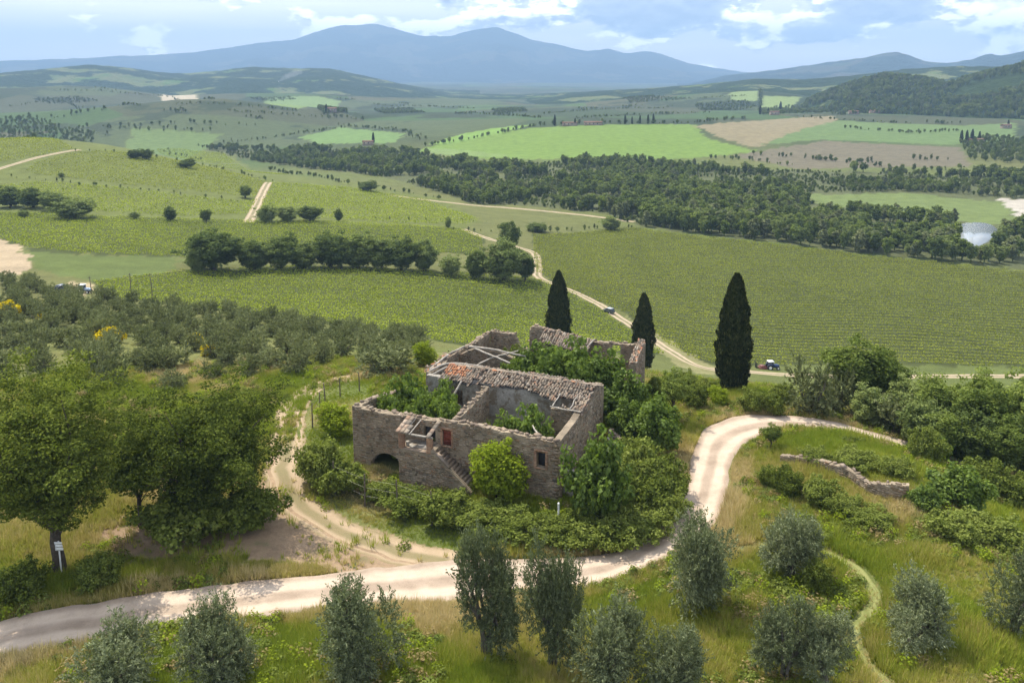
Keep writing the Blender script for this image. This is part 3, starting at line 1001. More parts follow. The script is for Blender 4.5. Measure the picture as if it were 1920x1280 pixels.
def stones_on(geo, A, d, n, length, solid, zb, zmax, out0=0.0, hmin=0.12, hmax=0.25, wmin=0.14, wmax=0.5):
    """lay irregular courses of stones on one wall face"""
    z = zb
    while z < zmax:
        h = srng.uniform(hmin, hmax)
        u = -srng.uniform(0, 0.3)
        while u < length:
            w = srng.uniform(wmin, wmax)
            u0, u1, z0, z1 = max(u, 0.0) + 0.012, min(u + w, length) - 0.012, z + 0.01, z + h - 0.012
            u += w
            if u1 - u0 < 0.08:
                continue
            if not (solid(u0, z0) and solid(u1, z0) and solid((u0 + u1) / 2, z1 - 0.03) and solid((u0 + u1) / 2, (z0 + z1) / 2)):
                continue
            px_, py_ = A[0] + d[0] * u0, A[1] + d[1] * u0
            bald = float(vnoise(np.array([px_ * 0.7 + py_ + out0]), np.array([z0 * 1.2]), 1.1, 88)[0])
            if srng.random() < 0.10 + 1.3 * max(0.0, bald - 0.05):
                continue
            z1 += srng.uniform(-0.05, 0.05)
            z0 += srng.uniform(-0.02, 0.05)
            pr = out0 + srng.uniform(0.012, 0.05)
            j = srng.uniform(-0.035, 0.035, (4, 2))
            q = [(u0 + j[0, 0] * 0.6, z0 + j[0, 1] * 0.5), (u1 + j[1, 0] * 0.6, z0 + j[1, 1] * 0.5), (u1 + j[2, 0] * 0.6, z1 + j[2, 1] * 0.5), (u0 + j[3, 0] * 0.6, z1 + j[3, 1] * 0.5)]
            cu, cz_ = (u0 + u1) / 2, (z0 + z1) / 2
            back = [(A[0] + d[0] * a - n[0] * 0.02, A[1] + d[1] * a - n[1] * 0.02, b) for a, b in q]
            fr = []
            for a, b in q:
                a2, b2 = cu + (a - cu) * 0.86, cz_ + (b - cz_) * 0.82
                e = pr + srng.uniform(-0.008, 0.008)
                fr.append((A[0] + d[0] * a2 + n[0] * e, A[1] + d[1] * a2 + n[1] * e, b2))
            geo.add(back + fr, [[4, 5, 6, 7], [0, 1, 5, 4], [1, 2, 6, 5], [2, 3, 7, 6], [3, 0, 4, 7]])
        z += h


COPE = []
for _k in range(6):
    g_ = Geo()
    w_, d_, h_ = srng.uniform(0.28, 0.5), srng.uniform(0.25, 0.4), srng.uniform(0.09, 0.17)
    c8 = np.array([(x, y, z) for z in (0, h_) for x, y in ((-w_ / 2, -d_ / 2), (w_ / 2, -d_ / 2), (w_ / 2, d_ / 2), (-w_ / 2, d_ / 2))])
    c8 += srng.uniform(-0.04, 0.04, c8.shape)
    g_.hexa(c8)
    me_ = g_.mesh('coping_stone')
    me_.materials.append(M_COPING)
    COPE.append(me_)


def wall(A, B, th, top, zb=-0.9, holes=(), out_mat=None, stones=('out', 'in'), parent=None, cope=0.0, du=0.2, name='wall', mat=None, smat=None, label=None):
    """a ruined wall: solid columns with a ragged top, real openings, stones proud of both faces"""
    A, B = np.array(A, float), np.array(B, float)
    ln = float(np.linalg.norm(B - A))
    d = (B - A) / ln
    n = np.array([d[1], -d[0]])
    cuts = set(np.linspace(0, ln, max(2, int(ln / du) + 1)).tolist())
    for h in holes:
        cuts.update([h[0], h[1]])
    cuts = sorted(cuts)
    g = Geo()

    def spans(u):
        sp = [(zb, top(u))]
        for h in holes:
            if h[0] < u < h[1]:
                z0, z1 = h[2](u)
                new = []
                for a, b in sp:
                    if z1 <= a or z0 >= b:
                        new.append((a, b))
                    else:
                        if z0 > a:
                            new.append((a, z0))
                        if z1 < b:
                            new.append((z1, b))
                sp = new
        return sp
    cl = [(u0, u1, [q for q in spans((u0 + u1) / 2) if q[1] - q[0] > 0.02]) for u0, u1 in zip(cuts[:-1], cuts[1:]) if u1 - u0 > 1e-4]

    def quad(pts):
        g.add(pts, [[0, 1, 2, 3]])
    for u0, u1, sp in cl:
        p0, p1, b0, b1 = A + d * u0, A + d * u1, A + d * u0 - n * th, A + d * u1 - n * th
        for a, b in sp:
            quad([(*p0, a), (*p1, a), (*p1, b), (*p0, b)])
            quad([(*b1, a), (*b0, a), (*b0, b), (*b1, b)])
            quad([(*p0, b), (*p1, b), (*b1, b), (*b0, b)])
            quad([(*b0, a), (*b1, a), (*p1, a), (*p0, a)])

    def minus(s1, s2):
        res = list(s1)
        for c0, c1 in s2:
            nr_ = []
            for a, b in res:
                if c1 <= a or c0 >= b:
                    nr_.append((a, b))
                else:
                    if c0 > a:
                        nr_.append((a, c0))
                    if c1 < b:
                        nr_.append((c1, b))
            res = nr_
        return res
    ext = [(0, 0, [])] + cl + [(ln, ln, [])]
    for (ua, ub, s1), (uc, ud, s2) in zip(ext[:-1], ext[1:]):
        p0, b0 = A + d * ub, A + d * ub - n * th
        if ub == 0 and ua == 0:
            p0, b0 = A, A - n * th
        for a, b in minus(s1, s2):
            quad([(*p0, a), (*b0, a), (*b0, b), (*p0, b)])
        for a, b in minus(s2, s1):
            quad([(*b0, a), (*p0, a), (*p0, b), (*b0, b)])
    w = obj(name, g.mesh(name), mat or M_MORTAR, parent if parent is not None else house)
    if label:
        w['label'] = label

    def solid(u, z):
        if u < 0 or u > ln:
            return False
        return any(a <= z <= b for a, b in spans(min(max(u, 1e-3), ln - 1e-3)))
    zmax = max(top(u) for u in np.linspace(0, ln, 40))
    gs = Geo()
    if 'out' in stones:
        stones_on(gs, A, d, n, ln, solid, zb, zmax)
    if 'in' in stones:
        stones_on(gs, A - n * th, d, -n, ln, solid, zb, zmax)
    if gs.n:
        so = obj('masonry', gs.mesh('masonry'), smat or M_STONE, w)
        so['kind'] = 'stuff'
    if cope > 0:
        u = 0.2
        while u < ln - 0.15:
            k = srng.integers(0, 6)
            if srng.random() < cope:
                off = srng.uniform(0.05, th - 0.05)
                xy = A + d * u - n * off
                o = obj('coping_stone', COPE[k], None, w, (xy[0], xy[1], top(u) - 0.03 + srng.uniform(0, 0.04)), (srng.uniform(-.25, .25), srng.uniform(-.25, .25), math.atan2(d[1], d[0]) + srng.uniform(-.8, .8)), (srng.uniform(.45, 1.25), srng.uniform(.5, 1.2), srng.uniform(.5, 1.6)))
            u += srng.uniform(0.16, 0.62)
    return w


def rect(z0, z1):
    return lambda u: (z0, z1)


def arch(c, hwid, z0, ztop):
    return lambda u: (z0, ztop * math.sqrt(max(0.0, 1 - ((u - c) / hwid) ** 2)) + z0 * 0 if abs(u - c) < hwid else z0)


def interp(pts, seed=1, amp=0.12):
    xs, ys = zip(*pts)
    r = rag(seed, amp)
    x = np.linspace(-1, 25, 2601)
    tab = (np.interp(x, xs, ys) + np.array([r(a) for a in x])).tolist()
    return lambda u: tab[int(min(max((u + 1) * 100, 0), 2600))]


FL = 19.6
front = wall((-FL, 0), (0, 0), 0.6, interp([(0, 5.68), (4.3, 5.58), (9, 5.85), (13, 5.95), (16.5, 5.8), (FL, 5.68)], 2, 0.14), holes=[
    (1.75, 5.25, lambda u: (-1.0, -0.6 + 2.05 * math.sqrt(max(0.0, 1 - ((u - 3.5) / 1.8) ** 2)))),
    (7.3, 8.4, rect(3.5, 5.05)), (9.09, 9.93, rect(3.44, 5.02)), (17.73, 18.49, rect(3.05, 4.56)), (11.5, 12.2, rect(0.85, 1.3))], cope=0.9, label='long front wall with an arch, a porch and a brick-framed window')
right = wall((0, 0.6), (0, 11.7), 0.6, interp([(0, 5.66), (3.9, 5.7), (4.0, 5.75), (4.75, 5.85), (4.8, 5.82), (8.7, 6.84), (8.9, 6.84), (11.1, 6.2)], 4, 0.04), holes=[], cope=0.0, du=0.15, label='gable end wall rising to the tiled ridge')
left = wall((-FL, 8.2), (-FL, 0.6), 0.6, interp([(0, 3.6), (2.5, 4.6), (5, 5.3), (7.6, 5.66)], 6, 0.2), cope=0.8)
spine = wall((-16.4, 7.45), (-0.6, 7.45), 0.55, interp([(0, 6.3), (16, 6.4)], 8, 0.03), stones=('in',), mat=M_PLASTER, holes=[(3.0, 3.9, rect(3.3, 5.2)), (8.6, 9.5, rect(-0.9, 2.9)), (10.7, 11.5, rect(3.0, 4.6))], label='inner wall with patches of pale plaster')
stub = wall((-2.9, 5.75), (-0.6, 5.75), 0.45, interp([(0, 5.75), (3, 5.9)], 9, 0.05), zb=3.0)
cross = wall((-9.45, 0.6), (-9.45, 6.9), 0.55, interp([(0, 5.75), (3, 5.9), (6.3, 6.35)], 10, 0.14), cope=1.0, label='cross wall between the two overgrown rooms')
back = wall((0, 12.3), (-16.4, 12.3), 0.55, interp([(0, 6.0), (2, 5.6), (6, 4.0), (9, 3.4), (12, 4.0), (16.4, 5.5)], 12, 0.3), stones=('in',))
# rear buildings
rear_left = wall((-16.95, 25.0), (-16.95, 8.3), 0.55, interp([(0, 4.45), (4.6, 4.75), (9.2, 5.4), (13, 5.75), (16.7, 6.2)], 14, 0.16), cope=0.9)
rear = wall((2.4, 25.6), (-16.4, 25.6), 0.55, interp([(0, 5.35), (1.9, 5.1), (5.9, 5.0), (11.6, 5.85), (13.4, 6.05), (13.7, 5.4), (13.8, 2.6), (15.2, 2.9), (15.6, 4.6), (18.8, 4.6)], 16, 0.14), holes=[(2.75, 3.8, rect(3.1, 4.9))], cope=0.9)
rear_end = wall((2.4, 20.0), (2.4, 25.05), 0.75, interp([(0, 4.95), (4.6, 5.75), (5.05, 5.6)], 18, 0.05), zb=-1.2)
rear_front = wall((-4.5, 20.0), (1.6, 20.0), 0.5, interp([(0, 1.8), (3.5, 2.6), (5, 3.3), (6.1, 3.5)], 20, 0.3), cope=0.8)
truss = wall((-16.4, 16.2), (-10.0, 16.2), 0.5, interp([(0, 4.9), (2.0, 6.1), (4.7, 6.05), (6.4, 5.4)], 22, 0.08), label='inner wall carrying fallen roof timbers')

# corner blocks on the near right corner
g_ = Geo()
blk = []
z = -0.6
i_ = 0
while z < 5.35:
    h = srng.uniform(0.24, 0.36)
    la, lb = ((0.62, 0.36), (0.36, 0.62))[i_ % 2]
    la *= srng.uniform(0.6, 1.1)
    lb *= srng.uniform(0.6, 1.1)
    g_ = Geo()
    c8 = np.array([(x, y, zz) for zz in (z + 0.012, z + h) for x, y in ((-la, -0.045), (0.045, -0.045), (0.045, lb), (-la, lb))])
    c8 += srng.uniform(-0.02, 0.02, c8.shape)
    g_.hexa(c8)
    obj('quoin', g_.mesh('quoin'), M_STONE, front)
    z += h + 0.012
    i_ += 1


def surround(parent, u0, u1, z0, z1, y, wd=0.2, course=0.085):
    """brick frame round an opening in the front wall (x = u)"""
    g = Geo()

    def br(xa, xb, za, zb_):
        g.box((xa + 0.006, y - 0.065 - srng.uniform(0, 0.015), za + 0.005), (xb - 0.006, y + 0.05, zb_ - 0.005))
    z = z0
    k = 0
    while z < z1 - 0.02:
        e = 0.07 if k % 2 else 0.0
        br(u0 - wd - e, u0, z, z + course)
        br(u1, u1 + wd + e, z, z + course)
        z += course
        k += 1
    x = u0 - wd
    while x < u1 + wd - 0.04:
        br(x, x + 0.1, z1, z1 + 0.24)
        x += 0.1
    br(u0 - wd, (u0 + u1) / 2, z0 - 0.11, z0)
    br((u0 + u1) / 2, u1 + wd, z0 - 0.11, z0)
    o = obj('brick_surround', g.mesh('brick_surround'), M_BRICK, parent)
    o['kind'] = 'stuff'


surround(front, -1.87, -1.11, 3.05, 4.56, 0.0)
surround(front, -10.51, -9.67, 3.44, 5.02, 0.0, 0.12)
g = Geo()
for k in range(5):
    x0 = -10.51 + k * 0.168
    g.box((x0 + 0.006, 0.12, 3.46), (x0 + 0.162, 0.16, 5.0))
g.box((-10.5, 0.10, 3.8), (-9.68, 0.118, 3.92))
g.box((-10.5, 0.10, 4.6), (-9.68, 0.118, 4.72))
sh = obj('door', g.mesh('door'), M_REDWOOD, house)
sh['label'] = 'faded red plank door above the steps'
g = Geo()
for k in range(4):
    x0 = -12.3 + k * 0.275
    g.box((x0 + 0.005, 0.3, 3.52), (x0 + 0.27, 0.34, 5.03))
obj('door', g.mesh('door'), M_DARKWOOD, house)['label'] = 'dark door inside the porch'
g = Geo()
g.box((-1.87, 0.42, 3.05), (-1.11, 0.46, 4.56))
g.box((-1.50, 0.38, 3.05), (-1.47, 0.418, 4.56))
obj('window_panel', g.mesh('window_panel'), M_DARKWOOD, house)  # dark panel set back in the window, making the opening black

# plaster buttress against the gable end
g = Geo()
g.hexa([(0.07, 0.9, -0.5), (1.5, 0.9, -0.5), (1.5, 2.9, -0.5), (0.07, 2.9, -0.5), (0.07, 1.2, 2.0), (0.3, 1.2, 1.9), (0.3, 2.7, 1.9), (0.07, 2.7, 2.0)])
obj('buttress', g.mesh('buttress'), M_PLASTER, house)
# vault of slabs added behind the arch to keep its inside dark
g = Geo()
g.box((-18.9, 0.62, 1.75), (-13.2, 4.6, 2.0))
g.box((-18.9, 4.602, -0.9), (-13.2, 4.8, 2.0))
g.box((-13.198, 0.62, -0.9), (-13.0, 4.8, 2.0))
obj('shade_vault', g.mesh('shade_vault'), M_MORTAR, house)
# low ruined wall running from the gable end
wall((1.4, 9.5), (4.9, 8.2), 0.45, interp([(0, 2.4), (1.5, 1.6), (3.7, 0.7)], 25, 0.25), cope=0.9)

# ---------------------------------------------------------------- porch and outside stair
porch = obj('porch', None, None, house) if False else bpy.data.objects.new('porch', None)
COL.objects.link(porch)
porch.parent = house
PT = -1.85
wall((-13.7, PT), (-10.6, PT), 0.45, lambda u: 3.5, holes=[(1.55, 1.75, rect(1.0, 1.25))], stones=('out',), parent=porch, name='porch_wall')
wall((-13.7, -0.0), (-13.7, PT + 0.45), 0.4, lambda u: 3.5, stones=('out',), parent=porch, name='porch_wall')
wall((-10.6, PT + 0.45), (-10.6, 0.0), 0.4, lambda u: 3.5, stones=('out',), parent=porch, name='porch_wall')
g = Geo()
g.box((-13.3, PT + 0.4, 3.3), (-11.0, 0.0, 3.46))
obj('landing', g.mesh('landing'), M_PLASTER, porch)
for (a, b) in ((-13.7, -13.28), (-11.02, -10.6)):
    g = Geo()
    z = 3.5
    while z < 4.93:
        g.box((a + srng.uniform(0, .02), PT + srng.uniform(0, .02), z + 0.005), (b - srng.uniform(0, .02), PT + 0.42, z + 0.083))
        z += 0.088
    o = obj('brick_pillar', g.mesh('brick_pillar'), M_BRICK, porch)
    o['kind'] = 'stuff'
g = Geo()
g.box((-13.25, PT - 0.03, 3.505), (-11.9, PT + 0.4, 3.57))
g.box((-11.88, PT - 0.05, 3.505), (-11.06, PT + 0.36, 3.6))
obj('sill', g.mesh('sill'), M_COPING, porch)
g = Geo()
g.tube([(-13.85, PT + 0.12, 5.06), (-12.2, PT + 0.1, 5.03), (-10.5, PT + 0.13, 5.05)], [0.1, 0.11, 0.1], 7)
obj('lintel_beam', g.mesh('lintel_beam'), M_TIMBER, porch)
for x in (-13.7, -13.1, -12.55, -10.75):
    g = Geo()
    g.tube([(x, PT - 0.15, 5.14), (x + 0.03, -0.1, 5.66)], [0.06, 0.065], 6)
    obj('rafter', g.mesh('rafter'), M_TIMBER, porch)
ang = math.atan2(0.52, 1.75)
for (xa, xb, n_) in ((-13.85, -12.65, 3), (-10.95, -10.55, 1)):
    for i in range(n_):
        for j in range(4):
            w_ = (xb - xa) / n_
            y0 = PT - 0.22 + j * 0.49
            z0 = 5.24 + (y0 - PT + 0.2) * 0.297
            if n_ == 3 and i == 2 and j >= 2:
                continue
            g = Geo()
            c8 = np.array([(x, y, zz) for zz in (0, 0.05) for x, y in ((0.015, 0), (w_ - 0.015, 0), (w_ - 0.015, 0.53), (0.015, 0.53))])
            c8 += srng.uniform(-0.015, 0.015, c8.shape)
            g.hexa(c8)
            obj('roof_slab', g.mesh('roof_slab'), M_TILE, porch, (xa + i * w_, y0, z0 + 0.006 * i), (ang + srng.uniform(-.02, .06), srng.uniform(-.04, .04), srng.uniform(-.06, .06)))
g = Geo()
g.tube([(-13.2, -1.2, 3.52), (-13.2, -1.2, 3.95)], [0.13, 0.17], 9)
obj('pot', g.mesh('pot'), M_PLASTER, porch)
# stair
stair = bpy.data.objects.new('stair', None)
COL.objects.link(stair)
stair.parent = house
wall((-10.6, PT), (-6.9, PT), 0.32, lambda u: 3.95 - u * 0.93, stones=('out',), parent=stair, name='stair_wall', du=0.1)
g = Geo()
for k in range(1, 6):
    pass
g.hexa([(x, y, 3.95 - (x + 10.6) * 0.93 + dz) for dz in (0.06, 0.17) for x, y in ((-10.1, PT - 0.04), (-8.9, PT - 0.04), (-8.9, PT + 0.36), (-10.1, PT + 0.36))])
obj('stair_coping', g.mesh('stair_coping'), M_COPING, stair)
for k in range(14):
    x0 = -10.6 + k * 0.27
    zt = 3.2 - k * 0.24
    g = Geo()
    g.box((x0 + 0.004, PT + 0.34, zt - 0.5), (x0 + 0.275, -0.03, zt))
    obj('step', g.mesh('step'), M_COPING, stair)

# ---------------------------------------------------------------- tiled roofs


def tile_mesh(name, w0, w1, ln, seg=5, th=0.018, pan=False):
    an = np.linspace(0, PI, seg + 1)
    V = []
    for y, w_ in ((0, w0), (ln, w1)):
        for r_ in (w_ / 2, w_ / 2 - th):
            for a in an:
                zz = math.sin(a) * r_ * 0.8
                V.append((-math.cos(a) * r_, y, -zz if pan else zz))
    k = seg + 1
    F = []
    for i in range(seg):
        F.append((i, i + 1, 2 * k + i + 1, 2 * k + i))           # outer
        F.append((k + i + 1, k + i, 3 * k + i, 3 * k + i + 1))    # inner
        F.append((i + 1, i, k + i, k + i + 1))                    # lower end
    if not pan:
        F = [f[::-1] for f in F]
    return np.array(V), np.array(F)


TILE_V, TILE_F = tile_mesh('roof_tile', 0.215, 0.17, 0.46)
PAN_V, PAN_F = tile_mesh('pan', 0.20, 0.235, 0.46, pan=True)
tile_me = []
for mm in (M_TILE, M_TILE_R):
    t_m = mesh_np('roof_tile', TILE_V, TILE_F, smooth=False)
    t_m.materials.append(mm)
    tile_me.append(t_m)


def rotm(rx, ry, rz):
    cx, sx, cy_, sy, cz_, sz = math.cos(rx), math.sin(rx), math.cos(ry), math.sin(ry), math.cos(rz), math.sin(rz)
    return np.array([[cz_, -sz, 0], [sz, cz_, 0], [0, 0, 1]]) @ np.array([[cy_, 0, sy], [0, 1, 0], [-sy, 0, cy_]]) @ np.array([[1, 0, 0], [0, cx, -sx], [0, sx, cx]])


PITCH = 0.27
ROOF_RAG = rag(71, 0.10)
ROOF_RAG2 = rag(73, 0.06)


def roof_z(s, t_, ridge_t=9.3, ridge_z=6.98):
    sag = -0.16 * math.sin((s + 15) / 15 * PI * 2.2) * 0.5 - 0.08 + ROOF_RAG(s) + ROOF_RAG2(s * 1.7 + t_ * 3)
    return ridge_z - PITCH * abs(ridge_t - t_) + sag * min(1.0, abs(ridge_t - t_) / 1.5)


LE_RAG = rag(31, 0.22)


def lower_edge(s):
    return float(np.interp(s, [-15.9, -13.8, -11.8, -9.84, -8.4, -6.0, -4.75, -2.86, -2.2, 0.3], [6.75, 6.8, 6.84, 7.25, 7.15, 7.3, 6.9, 6.12, 5.75, 5.4])) + LE_RAG(s)


def hole(s, t_):
    return (-2.65 < s < -0.95 and 5.95 < t_ < 7.15) or ((s + 11.2) ** 2 / 0.16 + (t_ - 7.55) ** 2 / 0.12 < 1)


covers, pans = [], []
s = -14.75
while s < 0.2:
    lo = lower_edge(s)
    t_ = 9.3 - 0.42
    row = 0
    while t_ > lo - 0.1:
        if not hole(s, t_ + 0.2) and srng.random() > 0.045:
            kx = 1 if (s < -12.4 + 0.35 * math.sin(row * 2.1) and t_ > 7.5 and srng.random() < 0.85) or srng.random() < 0.012 else 0
            mess = 1.5 + 1.8 * max(0, math.sin(s * 0.9 + 1.0)) * (s > -10)
            covers.append((s + srng.normal(0, 0.012 * mess), t_ + srng.normal(0, 0.03 * mess), roof_z(s, t_) + 0.075 + srng.uniform(0, 0.02 * mess), math.atan(PITCH) - 0.03 + srng.normal(0, 0.035 * mess), srng.normal(0, 0.05 * mess), srng.normal(0, 0.07 * mess) + 0.25 * (-6 < s < -2.6 and t_ < 8.0) * (mess - 1), kx))
        if not hole(s + 0.125, t_ + 0.2) and srng.random() > 0.03:
            pans.append((s + 0.125 + srng.normal(0, 0.01), t_ + srng.normal(0, 0.02), roof_z(s, t_) + 0.055, math.atan(PITCH) - 0.03, 0.0, srng.normal(0, 0.03), 0))
        t_ -= 0.36
        row += 1
    s += 0.25
# back slope: a few courses behind the ridge
s = -14.6
while s < 0.2:
    for t_ in (9.42, 9.80, 10.16, 10.52):
        if srng.random() > 0.12 + (t_ - 9.4) * 0.35:
            pans.append((s, t_ + 0.44, roof_z(s, t_ + 0.44) + 0.1, math.atan(PITCH) * 1.0, 0.0, PI + srng.normal(0, 0.08), 1))
    s += 0.25

# boarding under the tiles
g = Geo()
ss = np.arange(-14.9, 0.25, 0.25)
for a, b in zip(ss[:-1], ss[1:]):
    mid = (a + b) / 2
    lo = lower_edge(mid) + 0.12
    segs = [(lo, 9.3)]
    if -2.65 < mid < -0.95:
        segs = [(lo, 5.95), (7.15, 9.3)]
    for u0, u1 in segs:
        if u1 - u0 < 0.05:
            continue
        c = [(a, u0), (b, u0), (b, u1), (a, u1)]
        g.hexa([(x, y, roof_z(x, y) - 0.09) for x, y in c] + [(x, y, roof_z(x, y) - 0.05) for x, y in c])
    c = [(a, 9.301), (b, 9.301), (b, 10.9), (a, 10.9)]
    g.hexa([(x, y, roof_z(x, y) - 0.09) for x, y in c] + [(x, y, roof_z(x, y) - 0.05) for x, y in c])
roof = obj('roof', g.mesh('roof'), M_DARKWOOD, house)
roof['label'] = 'surviving strip of sagging clay-tiled roof with a hole'
covers.sort(key=lambda c: c[1])
extra = Geo()
extra_r = Geo()
for i, c in enumerate(covers):
    if i < 300:
        obj('roof_tile', tile_me[c[6]], None, roof, c[:3], (c[3], c[4], c[5]))
    else:
        (extra_r if c[6] else extra).add(TILE_V @ rotm(c[3], c[4], c[5]).T + np.array(c[:3]), TILE_F)
for c in pans:
    VV, FF = (PAN_V, PAN_F) if c[6] == 0 else (TILE_V, TILE_F)
    extra.add(VV @ rotm(c[3], c[4], c[5]).T + np.array(c[:3]), FF)
# ridge tiles
s = -14.6
while s < 0.3:
    if srng.random() > 0.12:
        V = TILE_V @ rotm(srng.normal(0, .05), srng.normal(0, .05), -PI / 2 + srng.normal(0, .1)).T * 1.1 + np.array([s, 9.3 + srng.normal(0, .03), roof_z(s, 9.3) + 0.10])
        (extra_r if srng.random() < 0.18 else extra).add(V, TILE_F)
    s += 0.4
# rear roof remnant
g = Geo()
for a in np.arange(-9.3, -3.8, 0.25):
    c = [(a, 22.4), (a + 0.25, 22.4), (a + 0.25, 25.0), (a, 25.0)]
    zf = lambda x, y: np.interp(x, [-9.3, -3.6], [5.95, 5.15]) - 0.33 * (25.0 - y)
    g.hexa([(x, y, zf(x, y) - 0.06) for x, y in c] + [(x, y, zf(x, y) - 0.02) for x, y in c])
    t_ = 24.6
    while t_ > 22.3:
        if srng.random() > (0.12 if a > -8 else 0.4):
            extra.add(TILE_V * 1.1 @ rotm(math.atan(0.33) + srng.normal(0, .05), srng.normal(0, .07), srng.normal(0, .1)).T + np.array([a, t_, zf(a, t_) + 0.07]), TILE_F)
        extra.add(PAN_V @ rotm(math.atan(0.33), 0, srng.normal(0, .05)).T + np.array([a + .125, t_, zf(a, t_) + 0.05]), PAN_F)
        t_ -= 0.36
rr = obj('roof', g.mesh('roof'), M_DARKWOOD, house)
rr['label'] = 'remnant of tiled roof on the rear building'
# tiles capping the rear end wall and loose ones on the left
for k in range(15):
    for q in range(4):
        if srng.random() < 0.12:
            continue
        y = 20.05 + k * 0.34
        zz = 5.0 + (y - 20) * 0.165
        V = TILE_V @ rotm(0.16 + srng.normal(0, .08), srng.normal(0, .1), srng.normal(0, .14)).T + np.array([1.72 + q * 0.22, y, zz + 0.10])
        (extra_r if srng.random() < 0.2 else extra).add(V, TILE_F)
for k in range(40):
    y = srng.uniform(9, 16)
    V = TILE_V @ rotm(srng.normal(0, .2), srng.normal(0, .2), srng.uniform(0, 6)).T + np.array([-17.15 + srng.uniform(-0.2, .45), y, float(np.interp(y, [8.3, 12, 16, 25], [6.2, 5.75, 5.4, 4.45])) + 0.08])
    (extra_r if srng.random() < 0.25 else extra).add(V, TILE_F)
for gg, mm in ((extra, M_TILE), (extra_r, M_TILE_R)):
    o = obj('roof_tiles', gg.mesh('roof_tiles'), mm, house)
    o['kind'] = 'stuff'


def beam(pts, r0, r1=None):
    g = Geo()
    P = resample(np.array(pts, float), 0.5)
    P = P + srng.normal(0, 0.02, P.shape)
    g.tube(P, np.linspace(r0, r1 or r0, len(P)), 7)
    obj('beam', g.mesh('beam', True), M_TIMBER, house)


# roof timbers, standing, leaning and fallen
beam([(-16.2, 7.7, 6.1), (-14.8, 8.8, 6.95)], 0.11)
beam([(-16.5, 8.2, 6.4), (-15.2, 9.3, 7.0), (-13.4, 9.9, 6.95), (-12.0, 10.4, 6.7), (-10.9, 11.0, 6.4)], 0.13, 0.1)
beam([(-12.9, 4.1, 3.7), (-12.4, 5.6, 5.6), (-12.1, 6.6, 6.7)], 0.12, 0.09)
beam([(-15.1, 15.9, 6.3), (-12.6, 15.7, 6.45), (-10.6, 15.9, 6.2), (-8.6, 16.1, 5.95)], 0.13, 0.1)
beam([(-14.2, 15.5, 6.35), (-12.2, 14.7, 6.2), (-9.6, 13.9, 5.95)], 0.12, 0.1)
beam([(-13.7, 13.4, 4.9), (-12.0, 14.6, 5.8), (-9.6, 16.6, 6.3)], 0.1, 0.08)
beam([(-17.0, 9.0, 6.15), (-16.8, 12.5, 6.0), (-15.6, 15.8, 6.25)], 0.12, 0.1)
beam([(-2.7, 5.7, 6.05), (-2.6, 7.4, 6.6)], 0.06)
beam([(-1.05, 5.6, 6.05), (-1.0, 7.4, 6.6)], 0.06)
beam([(-2.9, 5.62, 5.97), (0.0, 5.5, 6.0)], 0.07)
beam([(-1.9, 0.5, 5.75), (-2.9, 1.6, 6.05)], 0.09, 0.06)
beam([(-4.3, 22.3, 4.35), (-3.4, 25.1, 5.3)], 0.09)
beam([(1.6, 8.3, 2.2), (3.2, 7.6, 1.2)], 0.1, 0.08)

# the rear buildings stand a little askew to the front block
for o_ in house.children:
    if o_ in (right, back, roof, front, left, spine, cross, stub):
        continue
    for q_ in [o_] + list(o_.children):
        if q_.type != 'MESH':
            continue
        if q_.location.length > 0.01:
            k_ = min(max((q_.location.y - 9) / 5, 0), 1)
            q_.location.x -= 0.0655 * q_.location.y * k_
        else:
            co = np.empty(len(q_.data.vertices) * 3, np.float32)
            q_.data.vertices.foreach_get('co', co)
            co = co.reshape(-1, 3)
            co[:, 0] -= 0.0655 * co[:, 1] * np.clip((co[:, 1] - 9) / 5, 0, 1)
            q_.data.vertices.foreach_set('co', co.ravel())
            q_.data.update()

# the retaining wall on the mound
mwall = hits([(1462, 868), (1530, 880), (1590, 900), (1622, 922), (1668, 936), (1702, 942)])
mound = thing('retaining_wall', 'low broken fieldstone wall on the grassy mound right of the road', 'stone wall', (mwall[0][0], mwall[0][1], mwall[0][2]))
hts = [0.8, 1.0, 1.05, 0.8, 1.45, 1.5]
for i in range(len(mwall) - 1):
    a, b = mwall[i] - mwall[0], mwall[i + 1] - mwall[0]
    ln = np.linalg.norm((b - a)[:2])
    tops = interp([(0, a[2] + hts[i]), (ln, b[2] + hts[i + 1])], 40 + i, 0.15)
    wall(a[:2], b[:2], 0.55, tops, zb=min(a[2], b[2]) - 0.8, parent=mound, name='wall_section', cope=0.5)
# ------------------------------------------------------------------ plants
def rhombs(P, D, N, L, W, fold=0.12):
    """leaf-shaped quads: centre P, long axis D, normal N"""
    n = len(P)
    L = np.broadcast_to(L, (n,))[:, None]
    W = np.broadcast_to(W, (n,))[:, None]
    S = norm(np.cross(D, N))
    U = np.cross(S, D)
    V = np.stack([P - D * L / 2, P + S * W / 2 + U * W * fold, P + D * L / 2, P - S * W / 2 + U * W * fold], 1).reshape(-1, 3)
    F = np.arange(4 * n).reshape(n, 4)
    return V, F


def runit(r, n):
    return norm(r.normal(size=(n, 3)))


def lobed(r, dirs, k=7, sharp=0.35, base=0.72, gain=0.36):
    L = runit(r, k)
    L[:, 2] = np.abs(L[:, 2]) * 0.8
    L = norm(L)
    d = np.clip(dirs @ L.T, -1, 1)
    return base + gain * np.exp(-(np.arccos(d) ** 2) / sharp).max(1)


